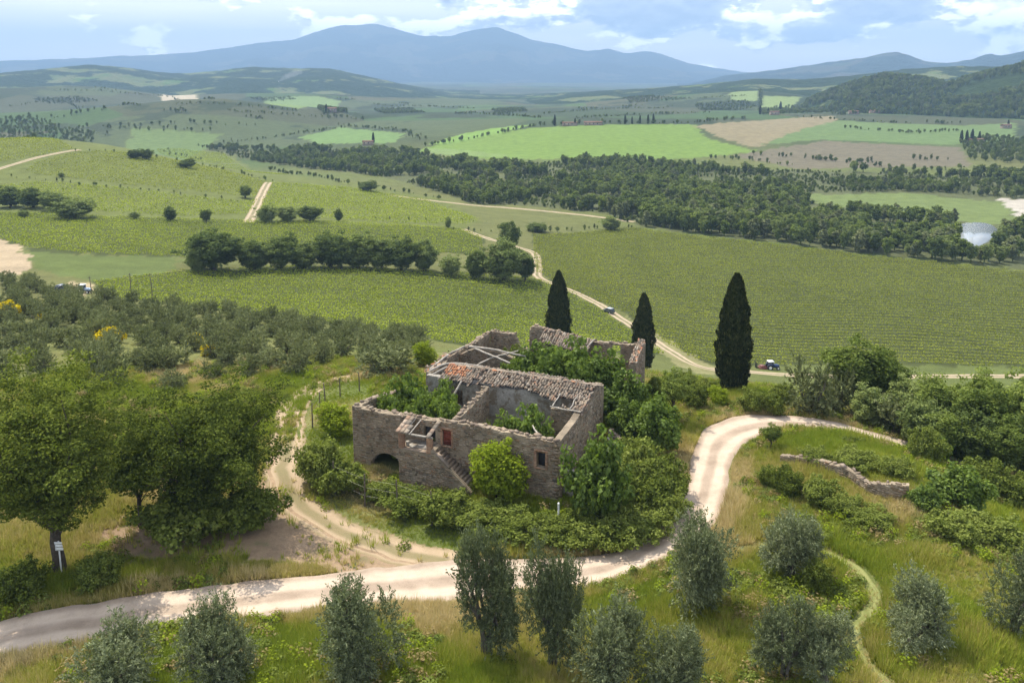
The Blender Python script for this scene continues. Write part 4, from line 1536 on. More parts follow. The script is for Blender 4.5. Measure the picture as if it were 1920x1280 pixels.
def crown_clumps(seed, n_cl, n_leaf, rad, zc, c_r, leaf, aspect=0.62, inner=0.35, flat=0.75, lob=(7, 0.35, 0.72, 0.36), low=-0.75, up=0.7):
    r = np.random.default_rng(seed)
    D = runit(r, n_cl * 3)
    D = D[D[:, 2] > low][:n_cl]
    n_cl = len(D)
    q = r.uniform(inner ** 2, 1, n_cl) ** 0.5
    C = D * (q * lobed(r, D, *lob))[:, None] * np.array(rad)
    C[:, 2] += zc
    cr_ = c_r * r.uniform(0.6, 1.25, n_cl)
    LD = runit(r, n_cl * n_leaf).reshape(n_cl, n_leaf, 3)
    LP = C[:, None, :] + LD * (cr_[:, None] * r.uniform(0.35, 1, (n_cl, n_leaf)) ** 0.6)[..., None] * np.array([1, 1, flat])
    LP = LP.reshape(-1, 3)
    LD = LD.reshape(-1, 3)
    N = norm(LD * 0.7 + np.array([0, 0, up]) + r.normal(0, 0.5, LD.shape))
    A = norm(np.cross(N, runit(r, len(N))))
    s = leaf * r.uniform(0.6, 1.35, len(N))
    V, F = rhombs(LP, A, N, s, s * aspect)
    V[:, 2] = np.maximum(V[:, 2], 0.02)
    return V, F, C


def limbs(seed, trunk_h, r0, targets, wob=0.12, k=7, r_end=0.02, lean=(0, 0)):
    """trunk and limbs reaching for the given points"""
    r = np.random.default_rng(seed)
    g = Geo()
    top = np.array([lean[0], lean[1], trunk_h])
    tp = np.array([[0, 0, -0.35], [0, 0, 0.0], top * 0.35 + r.normal(0, wob * 0.4, 3) * [1, 1, 0], top * 0.7 + r.normal(0, wob * 0.5, 3) * [1, 1, 0], top])
    g.tube(tp, [r0 * 1.5, r0 * 1.25, r0 * 0.95, r0 * 0.85, r0 * 0.75], k + 2)
    for T in targets:
        base = top * r.uniform(0.75, 1.0)
        T = base + (T - base) * 0.86
        v = T - base
        L = np.linalg.norm(v)
        m1 = base + v * 0.35 + np.array([0, 0, 0.03 * L]) + r.normal(0, wob * L * 0.25, 3)
        m2 = base + v * 0.7 + np.array([0, 0, 0.02 * L]) + r.normal(0, wob * L * 0.25, 3)
        rb = r0 * r.uniform(0.32, 0.55)
        g.tube([base, m1, m2, T], [rb, rb * 0.7, rb * 0.45, r_end], max(4, k - 2))
    return g


def pick(C, seed, n):
    r = np.random.default_rng(seed)
    return C[r.permutation(len(C))[:n]]


PROTO = {}


def store(key, trunk, crown, H, W, leafmat, barkmat):
    if trunk is not None and len(trunk.materials) == 0:
        trunk.materials.append(barkmat)
    crown.materials.append(leafmat)
    PROTO[key] = (trunk, crown, H, W)


def mk_broad(key, seed, H, W, n_cl, n_leaf, c_r, leaf, leafmat, bark=None, trunk=0.22, r0=0.3, nb=9, zc=0.58, rz=0.43, **kw):
    V, F, C = crown_clumps(seed, n_cl, n_leaf, (W / 2 * 0.9, W / 2 * 0.9, H * rz), H * zc, c_r, leaf, **kw)
    g = limbs(seed + 1, H * trunk, r0, pick(C, seed + 2, nb))
    store(key, g.mesh('trunk', True), mesh_np('crown', V, F), H, W, leafmat, bark or M_BARK)


def mk_olive(key, seed, H, W, n_sp, n_leaf, sl, leaf, leafmat, stems=4):
    """several stems, a ragged crown of upright feathery sprigs"""
    r = np.random.default_rng(seed)
    k = 9
    ca = r.uniform(0, 2 * PI, k)
    cq = r.uniform(0.12, 0.36, k)
    LC = np.stack([np.cos(ca) * cq * W, np.sin(ca) * cq * W, r.uniform(0.30, 0.68, k) * H], -1)
    LR = np.stack([r.uniform(0.12, 0.24, k) * W, r.uniform(0.12, 0.24, k) * W, r.uniform(0.20, 0.36, k) * H], -1)
    i = r.integers(0, k, n_sp)
    D = runit(r, n_sp)
    q = r.uniform(0.25, 1, n_sp) ** 0.5
    C = LC[i] + D * LR[i] * q[:, None]
    C[:, 2] = np.where(C[:, 2] < 0.09 * H, r.uniform(0.09, 0.3, n_sp) * H, C[:, 2])
    SD = norm(D * np.array([0.7, 0.7, 0.4]) + np.array([0, 0, 0.75]) + r.normal(0, 0.35, D.shape))
    low = C[:, 2] < 0.42 * H
    SD[low] = norm(SD[low] * np.array([1, 1, -0.3]))
    s_len = sl * r.uniform(0.5, 1.3, n_sp)
    u = r.uniform(0, 1, (n_sp, n_leaf))
    P = C[:, None, :] + SD[:, None, :] * (u * s_len[:, None])[..., None] + r.normal(0, 0.05, (n_sp, n_leaf, 3))
    LD = norm(np.repeat(SD[:, None, :], n_leaf, 1) * 0.8 + r.normal(0, 0.6, (n_sp, n_leaf, 3)))
    P, LD = P.reshape(-1, 3), LD.reshape(-1, 3)
    N = norm(np.cross(LD, runit(r, len(LD))) + np.array([0, 0, 0.35]))
    s = leaf * r.uniform(0.6, 1.3, len(P))
    V, F = rhombs(P, LD, N, s, s * 0.30)
    sc = np.array([W / max(1e-3, np.percentile(np.abs(V[:, 0]), 99) * 2), W / max(1e-3, np.percentile(np.abs(V[:, 1]), 99) * 2), H / np.percentile(V[:, 2], 99.7)])
    V *= sc
    V[:, 2] = np.maximum(V[:, 2], 0.03)
    g = Geo()
    for j in range(stems):
        a = 2 * PI * j / stems + r.uniform(-.4, .4)
        T = LC[j % k] * sc + r.normal(0, 0.1, 3)
        b = np.array([math.cos(a), math.sin(a), 0]) * 0.16
        g.tube([b + [0, 0, -0.3], b * 1.2 + [0, 0, 0.25 * T[2]], b * 0.5 + T * [0.6, 0.6, 0.62], T], [0.17, 0.13, 0.09, 0.03], 7)
        for q2 in range(3):
            e = T + r.normal(0, 1, 3) * LR[j % k] * 0.55 * sc
            g.tube([b * 0.5 + T * [0.6, 0.6, 0.62], (T + e) / 2, e], [0.07, 0.045, 0.015], 5)
    store(key, g.mesh('trunk', True), mesh_np('crown', V, F), H, W, leafmat, M_BARK_O)


def mk_cypress(key, seed, H, W, n, leaf, leafmat):
    r = np.random.default_rng(seed)
    z = r.uniform(0.03, 1, n) ** 0.9
    prof = np.interp(z, [0, 0.05, 0.15, 0.35, 0.6, 0.8, 0.92, 1.0], [0.55, 0.72, 0.92, 1.0, 0.86, 0.60, 0.36, 0.08])
    a = r.uniform(0, 2 * PI, n)
    bump = 1 + 0.30 * vnoise(a * 2.2, z * H * 0.5, 1.0, seed) + 0.42 * vnoise(a * 4, z * H * 1.9, 1.0, seed + 1)
    rad = W / 2 * prof * bump * r.uniform(0.72, 1.04, n) ** 0.5
    P = np.stack([rad * np.cos(a), rad * np.sin(a), z * H], -1)
    O = np.stack([np.cos(a), np.sin(a), np.zeros(n)], -1)
    D = norm(O * 0.25 + np.array([0, 0, 1]) + r.normal(0, 0.25, (n, 3)))
    N = norm(O + r.normal(0, 0.45, (n, 3)))
    s = leaf * r.uniform(0.6, 1.3, n)
    V, F = rhombs(P, D, N, s, s * 0.36)
    g = Geo()
    zz = np.linspace(0, 0.96, 14)
    pr = np.interp(zz, [0, 0.05, 0.15, 0.35, 0.6, 0.8, 0.92, 1.0], [0.1, 0.5, 0.92, 1.0, 0.86, 0.60, 0.36, 0.08]) * W / 2 * 0.74
    g.tube(np.stack([0 * zz, 0 * zz, zz * H], -1), pr, 12)
    core = np.vstack(g.v)
    cf = [np.vstack(g.f[k_]) + len(V) for k_ in (3, 4) if g.f[k_]]
    me = mesh_np('crown', np.vstack([V, core]), [cf[0], np.vstack([F] + cf[1:])])
    g2 = Geo()
    g2.tube([(0, 0, -0.4), (0, 0, 0.5), (0, 0, 2.0)], [0.34, 0.26, 0.2], 8)
    store(key, g2.mesh('trunk', True), me, H, W, leafmat, M_BARK)


def mk_bush(key, seed, H, W, n_cl, n_leaf, c_r, leaf, leafmat, aspect=0.7, **kw):
    V, F, C = crown_clumps(seed, n_cl, n_leaf, (W / 2 * 0.92, W / 2 * 0.92, H * 0.62), H * 0.36, c_r, leaf, aspect, low=-0.5, **kw)
    g = limbs(seed + 1, H * 0.18, 0.07, pick(C, seed + 2, 9), k=6)
    store(key, g.mesh('stem', True), mesh_np('foliage', V, F), H, W, leafmat, M_BARK)


M_WOOD_L = leaf_mat('poplar_leaf', (0.085, 0.115, 0.035), (0.150, 0.190, 0.058), (0.235, 0.275, 0.095), 0.28, 0.0, 0.5, 0.6, 0.2)
mk_broad('oak0', 101, 17, 13, 520, 110, 0.85, 0.185, M_OAK, r0=0.38, trunk=0.2, nb=40, zc=0.52, rz=0.52, lob=(24, 0.05, 0.60, 0.52), low=-0.9, inner=0.35, flat=0.6)
mk_broad('oak1', 202, 13, 13, 520, 110, 0.85, 0.185, M_OAK, r0=0.34, trunk=0.2, nb=40, zc=0.50, rz=0.53, lob=(24, 0.05, 0.60, 0.52), low=-0.95, inner=0.35, flat=0.6)
for i in range(5):
    mk_broad('mid%d' % i, 300 + i * 7, 10, 9, 210, 60, 0.8, 0.38, M_WOOD, r0=0.28, trunk=0.16, nb=7, zc=0.42, rz=0.56, inner=0.4, lob=(14, 0.10, 0.62, 0.46), low=-0.99)
for i in range(4):
    mk_broad('ash%d' % i, 360 + i * 7, 9, 7, 210, 46, 0.6, 0.27, M_ASH, r0=0.17, trunk=0.30, nb=14, zc=0.60, rz=0.42, inner=0.4, lob=(12, 0.1, 0.55, 0.55), low=-0.85)
for i in range(5):
    W_ = (6.5, 5.5, 7.0, 4.2, 6.0)[i]
    V, F, C = crown_clumps(420 + i, 60, 44, (W_ / 2, W_ / 2, 4.9), 4.2, 0.85, 0.6, low=-0.98, inner=0.35, lob=(7, 0.15, 0.55, 0.55))
    g = Geo()
    g.tube([(0, 0, -0.5), (0, 0, 4.5)], [0.25, 0.12], 5)
    tv = np.vstack(g.v)
    cf = [np.vstack(g.f[k_]) + len(V) for k_ in (3, 4) if g.f[k_]]
    me = mesh_np('riverside_tree', np.vstack([V, tv]), [cf[0], np.vstack([F] + cf[1:])])
    me.materials.append((M_WOOD, M_ASH, M_WOOD, M_OLIVE_FAR, M_WOOD_L)[i])
    PROTO['far%d' % i] = (None, me, 9.3, W_ + 1.2)
for i in range(5):
    mk_olive('olive%d' % i, 500 + i * 3, 5.0, 3.8, 1000, 26, 0.75, 0.17, M_OLIVE, 4)
for i in range(4):
    mk_olive('grove%d' % i, 560 + i * 3, 4.6, 4.6, 300, 13, 0.95, 0.42, M_OLIVE_FAR, 3)
for i in range(3):
    mk_cypress('cypress%d' % i, 600 + i, 14, 3.2, 15000, 0.42, M_CYP)
mk_cypress('farcypress', 611, 12, 3.0, 700, 1.3, M_CYP)
for i in range(3):
    mk_bush('fig%d' % i, 700 + i * 5, 4.0, 5.0, 230, 34, 0.45, 0.25, M_FIG, 0.85, inner=0.4, lob=(14, 0.09, 0.6, 0.5))
for i in range(4):
    mk_bush('bramble%d' % i, 740 + i * 5, 2.2, 4.0, 260, 40, 0.32, 0.15, M_BRAM, 0.7, inner=0.45, lob=(16, 0.08, 0.55, 0.55))
mk_bush('acacia', 790, 4.6, 3.8, 150, 60, 0.5, 0.20, M_LIME, 0.6, inner=0.4, lob=(9, 0.2, 0.60, 0.5))
for i in range(2):
    mk_bush('broom%d' % i, 800 + i, 1.1, 4.0, 70, 30, 0.4, 0.30, M_BROOM, 0.7, inner=0.6)


def plant(key, loc, H, W, label, name, cat, group=None, rotz=None, D=None):
    """one plant: root at its foot, trunk and crown as parts (a far one is a single mesh)"""
    tr, crn, h0, w0 = PROTO[key]
    sc = (W / w0, (D or W) / w0, H / h0)
    rz = rng.uniform(0, 2 * PI) if rotz is None else rotz
    if tr is None:
        return tag(obj(name, crn, None, None, loc, (0, 0, rz), sc), label, cat, group)
    o = thing(name, label, cat, loc, rz, group, sc)
    obj(tr.name.split('.')[0], tr, None, o)
    obj(crn.name.split('.')[0], crn, None, o)
    return o


def plant_px(key, xc, ytop, ybase, wpx, label, name, cat, group=None, sink=0.0, **kw):
    """stand a plant on the ground where the photograph shows its foot, as tall and wide as it appears there"""
    b = hit(xc, ybase)
    r = math.hypot(b[0], b[1])
    d = ray(xc, ytop)
    zt = CAM_H + d[2] / math.hypot(d[0], d[1]) * r
    slant = math.sqrt(r * r + (CAM_H - b[2]) ** 2)
    return plant(key, (b[0], b[1], b[2] - sink), max(0.6, zt - b[2]), wpx * slant / F_PX, label, name, cat, group, **kw)


ORD = ['first', 'second', 'third', 'fourth', 'fifth', 'sixth', 'seventh', 'eighth', 'ninth', 'tenth', 'eleventh', 'twelfth', 'thirteenth', 'fourteenth', 'fifteenth', 'sixteenth', 'seventeenth', 'eighteenth', 'nineteenth', 'twentieth', 'twenty-first', 'twenty-second', 'twenty-third', 'twenty-fourth', 'twenty-fifth', 'twenty-sixth', 'twenty-seventh']


def rank(xs, x):
    """place of x counted from the photo's left"""
    return ORD[sorted(xs).index(x)]


# big oaks
plant_px('oak0', 112, 640, 1075, 318, 'tall broad oak with a thick trunk behind the white sign', 'oak_tree', 'tree', rotz=0.6)
plant_px('oak1', 398, 695, 985, 320, 'bushy oak left of the ruin, shading the bare ground', 'oak_tree', 'tree', rotz=2.0)
plant_px('ash1', 265, 800, 985, 170, 'small leafy tree between the two big oaks', 'young_tree', 'tree')
plant_px('bramble1', 462, 905, 992, 150, 'dense dark bush in the shade of the bushy oak', 'shade_bush', 'bush')
plant_px('bramble3', 350, 905, 1008, 190, 'wide undergrowth bush at the foot of the bushy oak', 'shade_bush', 'bush')
plant_px('bramble2', 185, 1035, 1100, 90, 'dark bush beside the tall oak trunk at the roadside', 'roadside_bush', 'bush')
plant_px('bramble0', 40, 1050, 1120, 110, 'dark bush at the left edge under the tall oak', 'roadside_bush', 'bush')
# cypresses
plant_px('cypress0', 1046, 508, 668, 42, 'dark cypress rising behind the rear roof of the ruin', 'cypress_tree', 'cypress', rotz=0)
plant_px('cypress1', 1204, 550, 693, 40, 'dark cypress beside the rear end wall of the ruin', 'cypress_tree', 'cypress', rotz=1)
plant_px('cypress2', 1372, 513, 732, 58, 'tallest dark cypress standing alone above the road bend', 'cypress_tree', 'cypress', rotz=2.2)

# olives in the foreground
for i, (xc, yt, yb, wp, lab) in enumerate([
        (240, 1175, 1330, 150, 'grey-green olive at the bottom left, lower of the pair below the shaded road'),
        (410, 1125, 1290, 140, 'grey-green olive at the bottom left, taller of the pair below the shaded road'),
        (690, 1080, 1285, 165, 'spreading grey-green olive below the straight stretch of road'),
        (912, 990, 1240, 135, 'tall olive in front of the hedge, first of the two side by side'),
        (1036, 1008, 1255, 135, 'tall olive in front of the hedge, second of the two side by side'),
        (1296, 965, 1150, 145, 'ragged olive on the inside edge of the road curve'),
        (1482, 955, 1088, 120, 'round dark olive beside the mown strip below the stone wall'),
        (1705, 1078, 1228, 125, 'round olive standing alone in the grass right of the mown strip'),
        (1470, 1112, 1290, 110, 'olive at the bottom right, taller of the two touching crowns'),
        (1545, 1150, 1305, 120, 'olive at the bottom right, lower of the two touching crowns'),
        (1155, 1145, 1320, 150, 'open forked olive at the bottom edge below the road curve'),
        (1265, 1170, 1325, 120, 'low olive beside the open forked one at the bottom edge'),
        (1900, 1010, 1195, 110, 'olive cut by the photo\'s right edge')]):
    plant_px('olive%d' % (i % 5), xc, yt, yb - 8, wp * 0.80, lab, 'olive_tree', 'olive tree', 'olive trees near the road')

# figs and shrubs in and around the ruin (places given in the plan of the house)
for key, s_, t_, h, w, lab in [
        ('fig0', -16.4, 4.4, 8.3, 6.2, 'tallest fig in the roofless left room of the ruin'),
        ('fig1', -14.0, 3.0, 7.4, 5.6, 'spreading fig filling the middle of the left room'),
        ('fig2', -11.6, 3.0, 7.0, 4.6, 'low fig beside the cross wall in the left room'),
        ('fig2', -18.2, 2.9, 7.0, 4.2, 'fig spilling over the left front corner of the ruin'),
        ('fig1', -16.0, 1.8, 7.0, 5.0, 'fig hanging over the top of the front wall above the arch'),
        ('fig0', -13.2, 5.2, 7.3, 4.8, 'fig beside the leaning beam in the left room'),
        ('fig2', -11.0, 1.7, 6.6, 3.8, 'fig behind the porch roof in the left room'),
        ('fig0', -2.4, 2.5, 7.0, 4.2, 'fig in the corner of the right room by the gable end'),
        ('fig2', -6.0, 1.9, 6.6, 3.8, 'fig close behind the front wall in the right room'),
        ('fig0', -2.0, 14.8, 7.4, 6.0, 'fig rising behind the right part of the tiled ridge'),
        ('fig1', -9.4, 14.8, 6.6, 4.6, 'fig rising behind the left part of the tiled ridge'),
        ('fig1', -4.2, 2.8, 7.5, 5.8, 'bright fig filling the right room behind the brick-framed window'),
        ('bramble1', -7.4, 2.4, 5.9, 3.4, 'pale scrub at the foot of the cross wall in the right room'),
        ('fig0', -8.0, 17.0, 7.6, 7.0, 'fig in the rear courtyard near the fallen timbers'),
        ('fig1', -4.2, 18.0, 8.4, 8.2, 'tallest fig dome in the middle of the rear courtyard'),
        ('fig2', -0.4, 17.2, 7.7, 7.0, 'fig at the right end of the rear courtyard'),
        ('fig2', -5.6, 15.0, 7.4, 6.5, 'fig close behind the tiled ridge of the ruin'),
        ('fig0', 2.4, 15.2, 6.4, 6.0, 'fig leaning out past the gable end of the ruin'),
        ('fig1', 3.4, 12.2, 5.0, 5.0, 'fig at the back corner of the gable end'),
        ('bramble2', -12.2, 21.0, 6.0, 5.0, 'scrub growing in the broken rear left building')]:
    xy = hw(s_ - (0.0655 * t_ if t_ > 10 else 0), t_)
    zg = float(hz(xy[0], xy[1])[0])
    plant(key, (xy[0], xy[1], min(zg, 0.0)), h, w, lab, 'fig_tree' if key.startswith('fig') else 'scrub_bush', 'fig tree' if key.startswith('fig') else 'bush')
plant_px('fig0', 1232, 738, 850, 118, 'round fig beside the road bend right of the ruin', 'fig_tree', 'fig tree')
plant_px('fig2', 1118, 808, 988, 132, 'large fig against the near right corner of the ruin', 'fig_tree', 'fig tree')
plant_px('acacia', 932, 818, 940, 112, 'bright yellow-green shrub against the front wall', 'acacia_shrub', 'shrub', rotz=1.1)
plant_px('acacia', 628, 752, 815, 78, 'yellow-green bush behind the fence left of the ruin', 'acacia_shrub', 'shrub')
plant_px('acacia', 795, 636, 690, 50, 'small yellow-green bush behind the ruin\'s left wall', 'acacia_shrub', 'shrub')
plant_px('grove1', 728, 645, 705, 105, 'round olive just behind the left end of the ruin', 'olive_tree', 'olive tree')

hedge = [(598, 815, 905, 75), (640, 850, 920, 85), (712, 893, 935, 60), (770, 912, 958, 85), (838, 915, 978, 90), (905, 938, 988, 90), (965, 952, 1003, 95), (1030, 962, 1013, 90), (1095, 965, 1020, 95), (1150, 955, 1018, 95), (1205, 945, 1005, 90), (1245, 910, 975, 75)]
for i, (x, yt, yb, w) in enumerate(hedge):
    plant_px('bramble%d' % (i % 4), x, yt + 5, yb, w * 1.4, '%s bramble bush from the left in the hedge before the ruin' % rank([q[0] for q in hedge], x), 'bramble_bush', 'bush', 'brambles in the hedge before the ruin')
for i, (x, yt, yb, w) in enumerate([(1190, 832, 930, 100), (1235, 850, 935, 90), (1165, 880, 965, 90), (1215, 880, 960, 95), (1262, 880, 930, 50), (1150, 930, 995, 80), (1095, 930, 995, 70), (1185, 815, 880, 60)]):
    plant_px('bramble%d' % (i % 4), x, yt - 6, yb, w * 1.3, '%s bramble from the left in the thicket between gable end and road' % rank([1190, 1235, 1165, 1215, 1262, 1150, 1095, 1185], x), 'bramble_bush', 'bush', 'brambles between the gable end and the road')
for i, (x, yt, yb, w, k) in enumerate([(1445, 793, 840, 48, 'ash0'), (1478, 872, 930, 70, 'bramble0'), (1535, 888, 945, 85, 'bramble1'), (1590, 925, 965, 70, 'bramble2'), (1440, 868, 912, 50, 'bramble3'), (1735, 905, 958, 60, 'fig1'), (1800, 868, 952, 100, 'fig0'), (1748, 812, 862, 80, 'fig2'),
                                       (1600, 838, 872, 90, 'bramble1'), (1680, 855, 890, 70, 'bramble2'), (1530, 838, 868, 70, 'bramble3'), (1850, 960, 1010, 120, 'bramble0'), (1790, 958, 1010, 100, 'bramble1'), (1900, 985, 1040, 100, 'bramble2'), (1640, 955, 985, 80, 'bramble3'), (1530, 1040, 1110, 60, 'bramble0')]):
    cat = 'fig tree' if k.startswith('fig') else ('sapling' if k.startswith('ash') else 'bush')
    if cat == 'bush':
        plant_px(k, x, yt, yb, w, '%s bramble clump from the left on the mound round the stone wall' % rank([1478, 1535, 1590, 1440, 1600, 1680, 1530, 1850, 1790, 1900, 1640, 1531], x if i < 15 else 1531), 'bramble_bush', 'bush', 'brambles on the mound')
    else:
        lab = {1735: 'small fig at the end of the stone wall', 1800: 'large-leaved fig below the stone wall by the descending road', 1748: 'fig on top of the mound near the road', 1445: 'sapling at the start of the stone wall'}[x]
        plant_px(k, x, yt, yb, w, lab, 'fig_tree' if cat == 'fig tree' else 'sapling', cat)
for i, (x, yt, yb, w, k) in enumerate([(1262, 690, 790, 75, 'ash2'), (1232, 700, 745, 60, 'bramble1'), (1300, 715, 765, 60, 'bramble2'), (1347, 722, 760, 45, 'acacia'), (1412, 722, 775, 65, 'bramble3'), (1465, 715, 760, 60, 'bramble0'), (1325, 705, 745, 60, 'bramble0'), (1450, 730, 780, 50, 'bramble1'), (1285, 690, 730, 50, 'bramble3')]):
    plant_px(k, x, yt, yb, w, '%s shrub from the left on the bank behind ruin and tallest cypress' % rank([1262, 1232, 1300, 1347, 1412, 1465, 1325, 1450, 1285], x), 'bank_shrub', 'shrub', 'shrubs on the bank behind the ruin')
# trees along the lower road on the right
for i, (x, yt, yb, w, k) in enumerate([(1600, 630, 775, 140, 'ash0'), (1515, 672, 778, 85, 'grove0'), (1655, 655, 785, 110, 'ash1'), (1565, 690, 775, 70, 'grove2'), (1705, 690, 805, 95, 'mid0'), (1750, 700, 830, 110, 'ash2'), (1800, 725, 850, 100, 'ash3'), (1850, 715, 868, 110, 'ash0'), (1905, 695, 885, 130, 'ash1'), (1625, 715, 800, 80, 'mid2'),
                                       (1680, 740, 815, 90, 'grove1'), (1775, 770, 862, 90, 'ash3'), (1870, 775, 893, 100, 'ash2'), (1945, 740, 905, 120, 'ash3'), (1722, 735, 838, 100, 'mid1'), (1762, 748, 850, 105, 'mid3'), (1812, 760, 868, 110, 'mid4'), (1858, 752, 880, 120, 'mid0'), (1918, 760, 900, 120, 'mid2'), (1645, 720, 798, 100, 'mid3'), (1890, 720, 850, 120, 'ash2'), (1790, 715, 822, 110, 'mid1'), (1835, 690, 830, 110, 'ash1'), (1735, 790, 868, 70, 'bramble1'), (1840, 855, 918, 90, 'bramble2'), (1900, 880, 948, 90, 'bramble3')]):
    lab = 'tall light green tree standing above the others along the lower road' if i == 0 else '%s leafy tree from the left along the lower road' % rank([1600, 1515, 1655, 1565, 1705, 1750, 1800, 1850, 1905, 1625, 1680, 1775, 1870, 1945, 1722, 1762, 1812, 1858, 1918, 1645, 1890, 1790, 1835, 1735, 1840, 1900], x)
    plant_px(k, x, yt, yb, w, lab, 'roadside_tree', 'tree', None if i == 0 else 'trees along the lower road')

# olive grove on the slope
gpoly = hits([(-60, 522), (60, 528), (100, 552), (200, 562), (330, 578), (520, 600), (700, 628), (840, 650), (775, 668), (715, 690), (640, 690), (600, 712), (470, 722), (250, 735), (-60, 735)])[:, :2]
lo_, hi_ = gpoly.min(0), gpoly.max(0)
gl = []
for a in np.arange(lo_[0] - 20, hi_[0] + 20, 7.0):
    for b in np.arange(lo_[1] - 20, hi_[1] + 20, 7.0):
        c = np.array([a + 0.25 * (b - lo_[1]), b]) + rng.normal(0, 0.8, 2)
        gl.append(c)
gl = np.array(gl)
gl = gl[inpoly(gl[:, 0], gl[:, 1], gpoly)]
gz = hz(gl[:, 0], gl[:, 1])
for i, ((x, y), z) in enumerate(zip(gl, gz)):
    if abs(math.atan2(x, y)) > 0.68:
        continue
    k = rng.uniform(0.85, 1.2)
    plant('grove%d' % (i % 4), (x, y, z), 3.5 * k * rng.uniform(0.85, 1.15), 4.1 * k, 'grey-green olive in the grove sloping down to the vineyard', 'olive_tree', 'olive tree', 'olive grove left of the ruin')
for i, (x, y_, w, lab) in enumerate([(12, 590, 40, 'large yellow broom patch at the left edge'), (85, 600, 24, 'small yellow broom patch near the left edge of the grove'), (178, 602, 18, 'tiny yellow broom patch in the middle of the grove'), (205, 636, 38, 'bright yellow broom patch above the big oak'), (368, 640, 26, 'dull yellow broom patch between the olives'), (392, 660, 26, 'yellow broom patch nearest the bare olive')]):
    plant_px('broom%d' % (i % 2), x, y_ - w * 0.55, y_ + w * 0.2, w * 1.3, lab, 'broom_shrub', 'broom')

# hedgerow trees between the vineyards and single trees on the vineyard hill
HX = [400, 372, 478, 528, 570, 620, 672, 715, 752, 795, 846, 893, 945, 985, 955, 640]
for i, (x, yt, yb, w) in enumerate([(400, 428, 508, 108), (372, 455, 510, 60), (478, 448, 506, 70), (528, 438, 505, 84), (570, 452, 503, 66), (620, 426, 502, 90), (672, 436, 503, 86), (715, 444, 505, 70), (752, 440, 507, 74), (795, 452, 508, 66), (846, 474, 517, 48), (893, 462, 522, 62), (945, 450, 527, 90), (985, 462, 526, 52), (955, 412, 470, 46), (640, 450, 504, 60)]):
    plant_px('mid%d' % (i % 5), x, yt - (8 if i % 3 == 0 else 2), yb, w * (1.1 if i % 2 else 1.25), '%s dark tree from the left in the hedgerow between two vineyards' % rank(HX, x), 'hedgerow_tree', 'tree', 'hedgerow between the vineyards')
for i, (x, yt, yb, w, lab) in enumerate([
        (140, 366, 410, 80, 'large round bush tree at the edge of the middle vineyard'), (20, 342, 388, 56, 'tree in the clump at the left edge, outermost'), (62, 348, 390, 50, 'tree in the clump at the left edge, second'),
        (102, 354, 394, 52, 'tree in the clump at the left edge, next to the large bush'), (320, 384, 414, 28, 'small round tree in the gap between middle vineyards, first of two'), (387, 388, 416, 23, 'small round tree in the gap between middle vineyards, second of two'),
        (500, 378, 417, 48, 'dark tree at the left of the short tree row on the vineyard hill'), (540, 384, 416, 46, 'dark tree inside the short tree row on the vineyard hill'), (582, 380, 415, 52, 'dark tree at the right of the short tree row on the vineyard hill'),
        (635, 389, 415, 18, 'small tree just right of the short tree row'), (460, 343, 371, 27, 'lone dark tree beside the bare strip on the hill'), (252, 277, 297, 32, 'dark tree on the hill crest, first of the joined pair'), (275, 277, 299, 28, 'dark tree on the hill crest, second of the joined pair'),
        (350, 294, 315, 40, 'dark flat bush tree on the hill right of the crest pair'), (840, 404, 428, 16, 'upright little tree beside the track bend'), (1008, 416, 434, 48, 'low dark bush at the top of the valley vineyard'), (945, 414, 432, 22, 'small bush at the top of the track'),
        (1145, 403, 431, 46, 'round tree at the corner of the river wood'), (690, 337, 358, 46, 'bush clump on the far side of the vineyard hill'), (252, 396, 410, 20, 'little bush beside the middle vineyard'), (45, 392, 408, 22, 'little bush below the clump at the left edge'), (115, 322, 332, 12, 'tiny bush on the hill path')]):
    plant_px('mid%d' % (i % 5), x, yt, yb, w * 1.15, lab, 'field_tree', 'tree')

# ------------------------------------------------------------------ vineyards


def vine_rows(poly, ang_, spacing, per_m, leaf, mat, name, label, group=None, cat='vines', each=True, gap=0.0, hgt=1.6):
    d = np.array([math.cos(ang_), math.sin(ang_)])
    n = np.array([-d[1], d[0]])
    pu, pv = poly @ d, poly @ n
    allV = []
    for v in np.arange(pv.min(), pv.max(), spacing):
        k = int((pu.max() - pu.min()) * per_m)
        u = rng.uniform(pu.min(), pu.max(), k)
        u = u[vnoise(u, np.full(k, v), 2.2, 77) > -0.5 + gap]
        x, y = d[0] * u + n[0] * v, d[1] * u + n[1] * v
        m_ = inpoly(x, y, poly) & (np.abs(np.arctan2(x, y)) < 0.68)
        u, x, y = u[m_], x[m_], y[m_]
        k = len(u)
        if k < 130:
            continue
        lat = rng.normal(0, 0.12, k)
        h = hgt * (0.15 + 0.85 * rng.uniform(0, 1, k) ** 0.8) + 0.2 * vnoise(x, y, 3.0, 78)
        X, Y = x + n[0] * lat, y + n[1] * lat
        P = np.stack([X, Y, hz(X, Y) + h], -1)
        D = norm(runit(rng, k) * [1, 1, 0.5])
        upw = np.clip((h / hgt - 0.35) * 2.2, 0, 1)[:, None]
        N = norm(runit(rng, k) * 0.5 + np.array([0, 0, 1.0]) * upw - np.array([n[0], n[1], 0]) * np.sign(n[1]) * (1 - upw))
        s_ = leaf * rng.uniform(0.6, 1.4, k)
        V, F = rhombs(P, D, N, s_, s_ * 0.8)
        if each:
            o0 = P[np.argmin(u)] * [1, 1, 0] + [0, 0, P[:, 2].min()]
            tag(obj(name, mesh_np(name, V - o0, F), mat, None, o0), label, cat, group)
        else:
            allV.append(V)
    if not each:
        V = np.vstack(allV)
        F = np.arange(len(V)).reshape(-1, 4)
        tag(obj(name, mesh_np(name, V, F), mat), label, cat, kind='stuff')


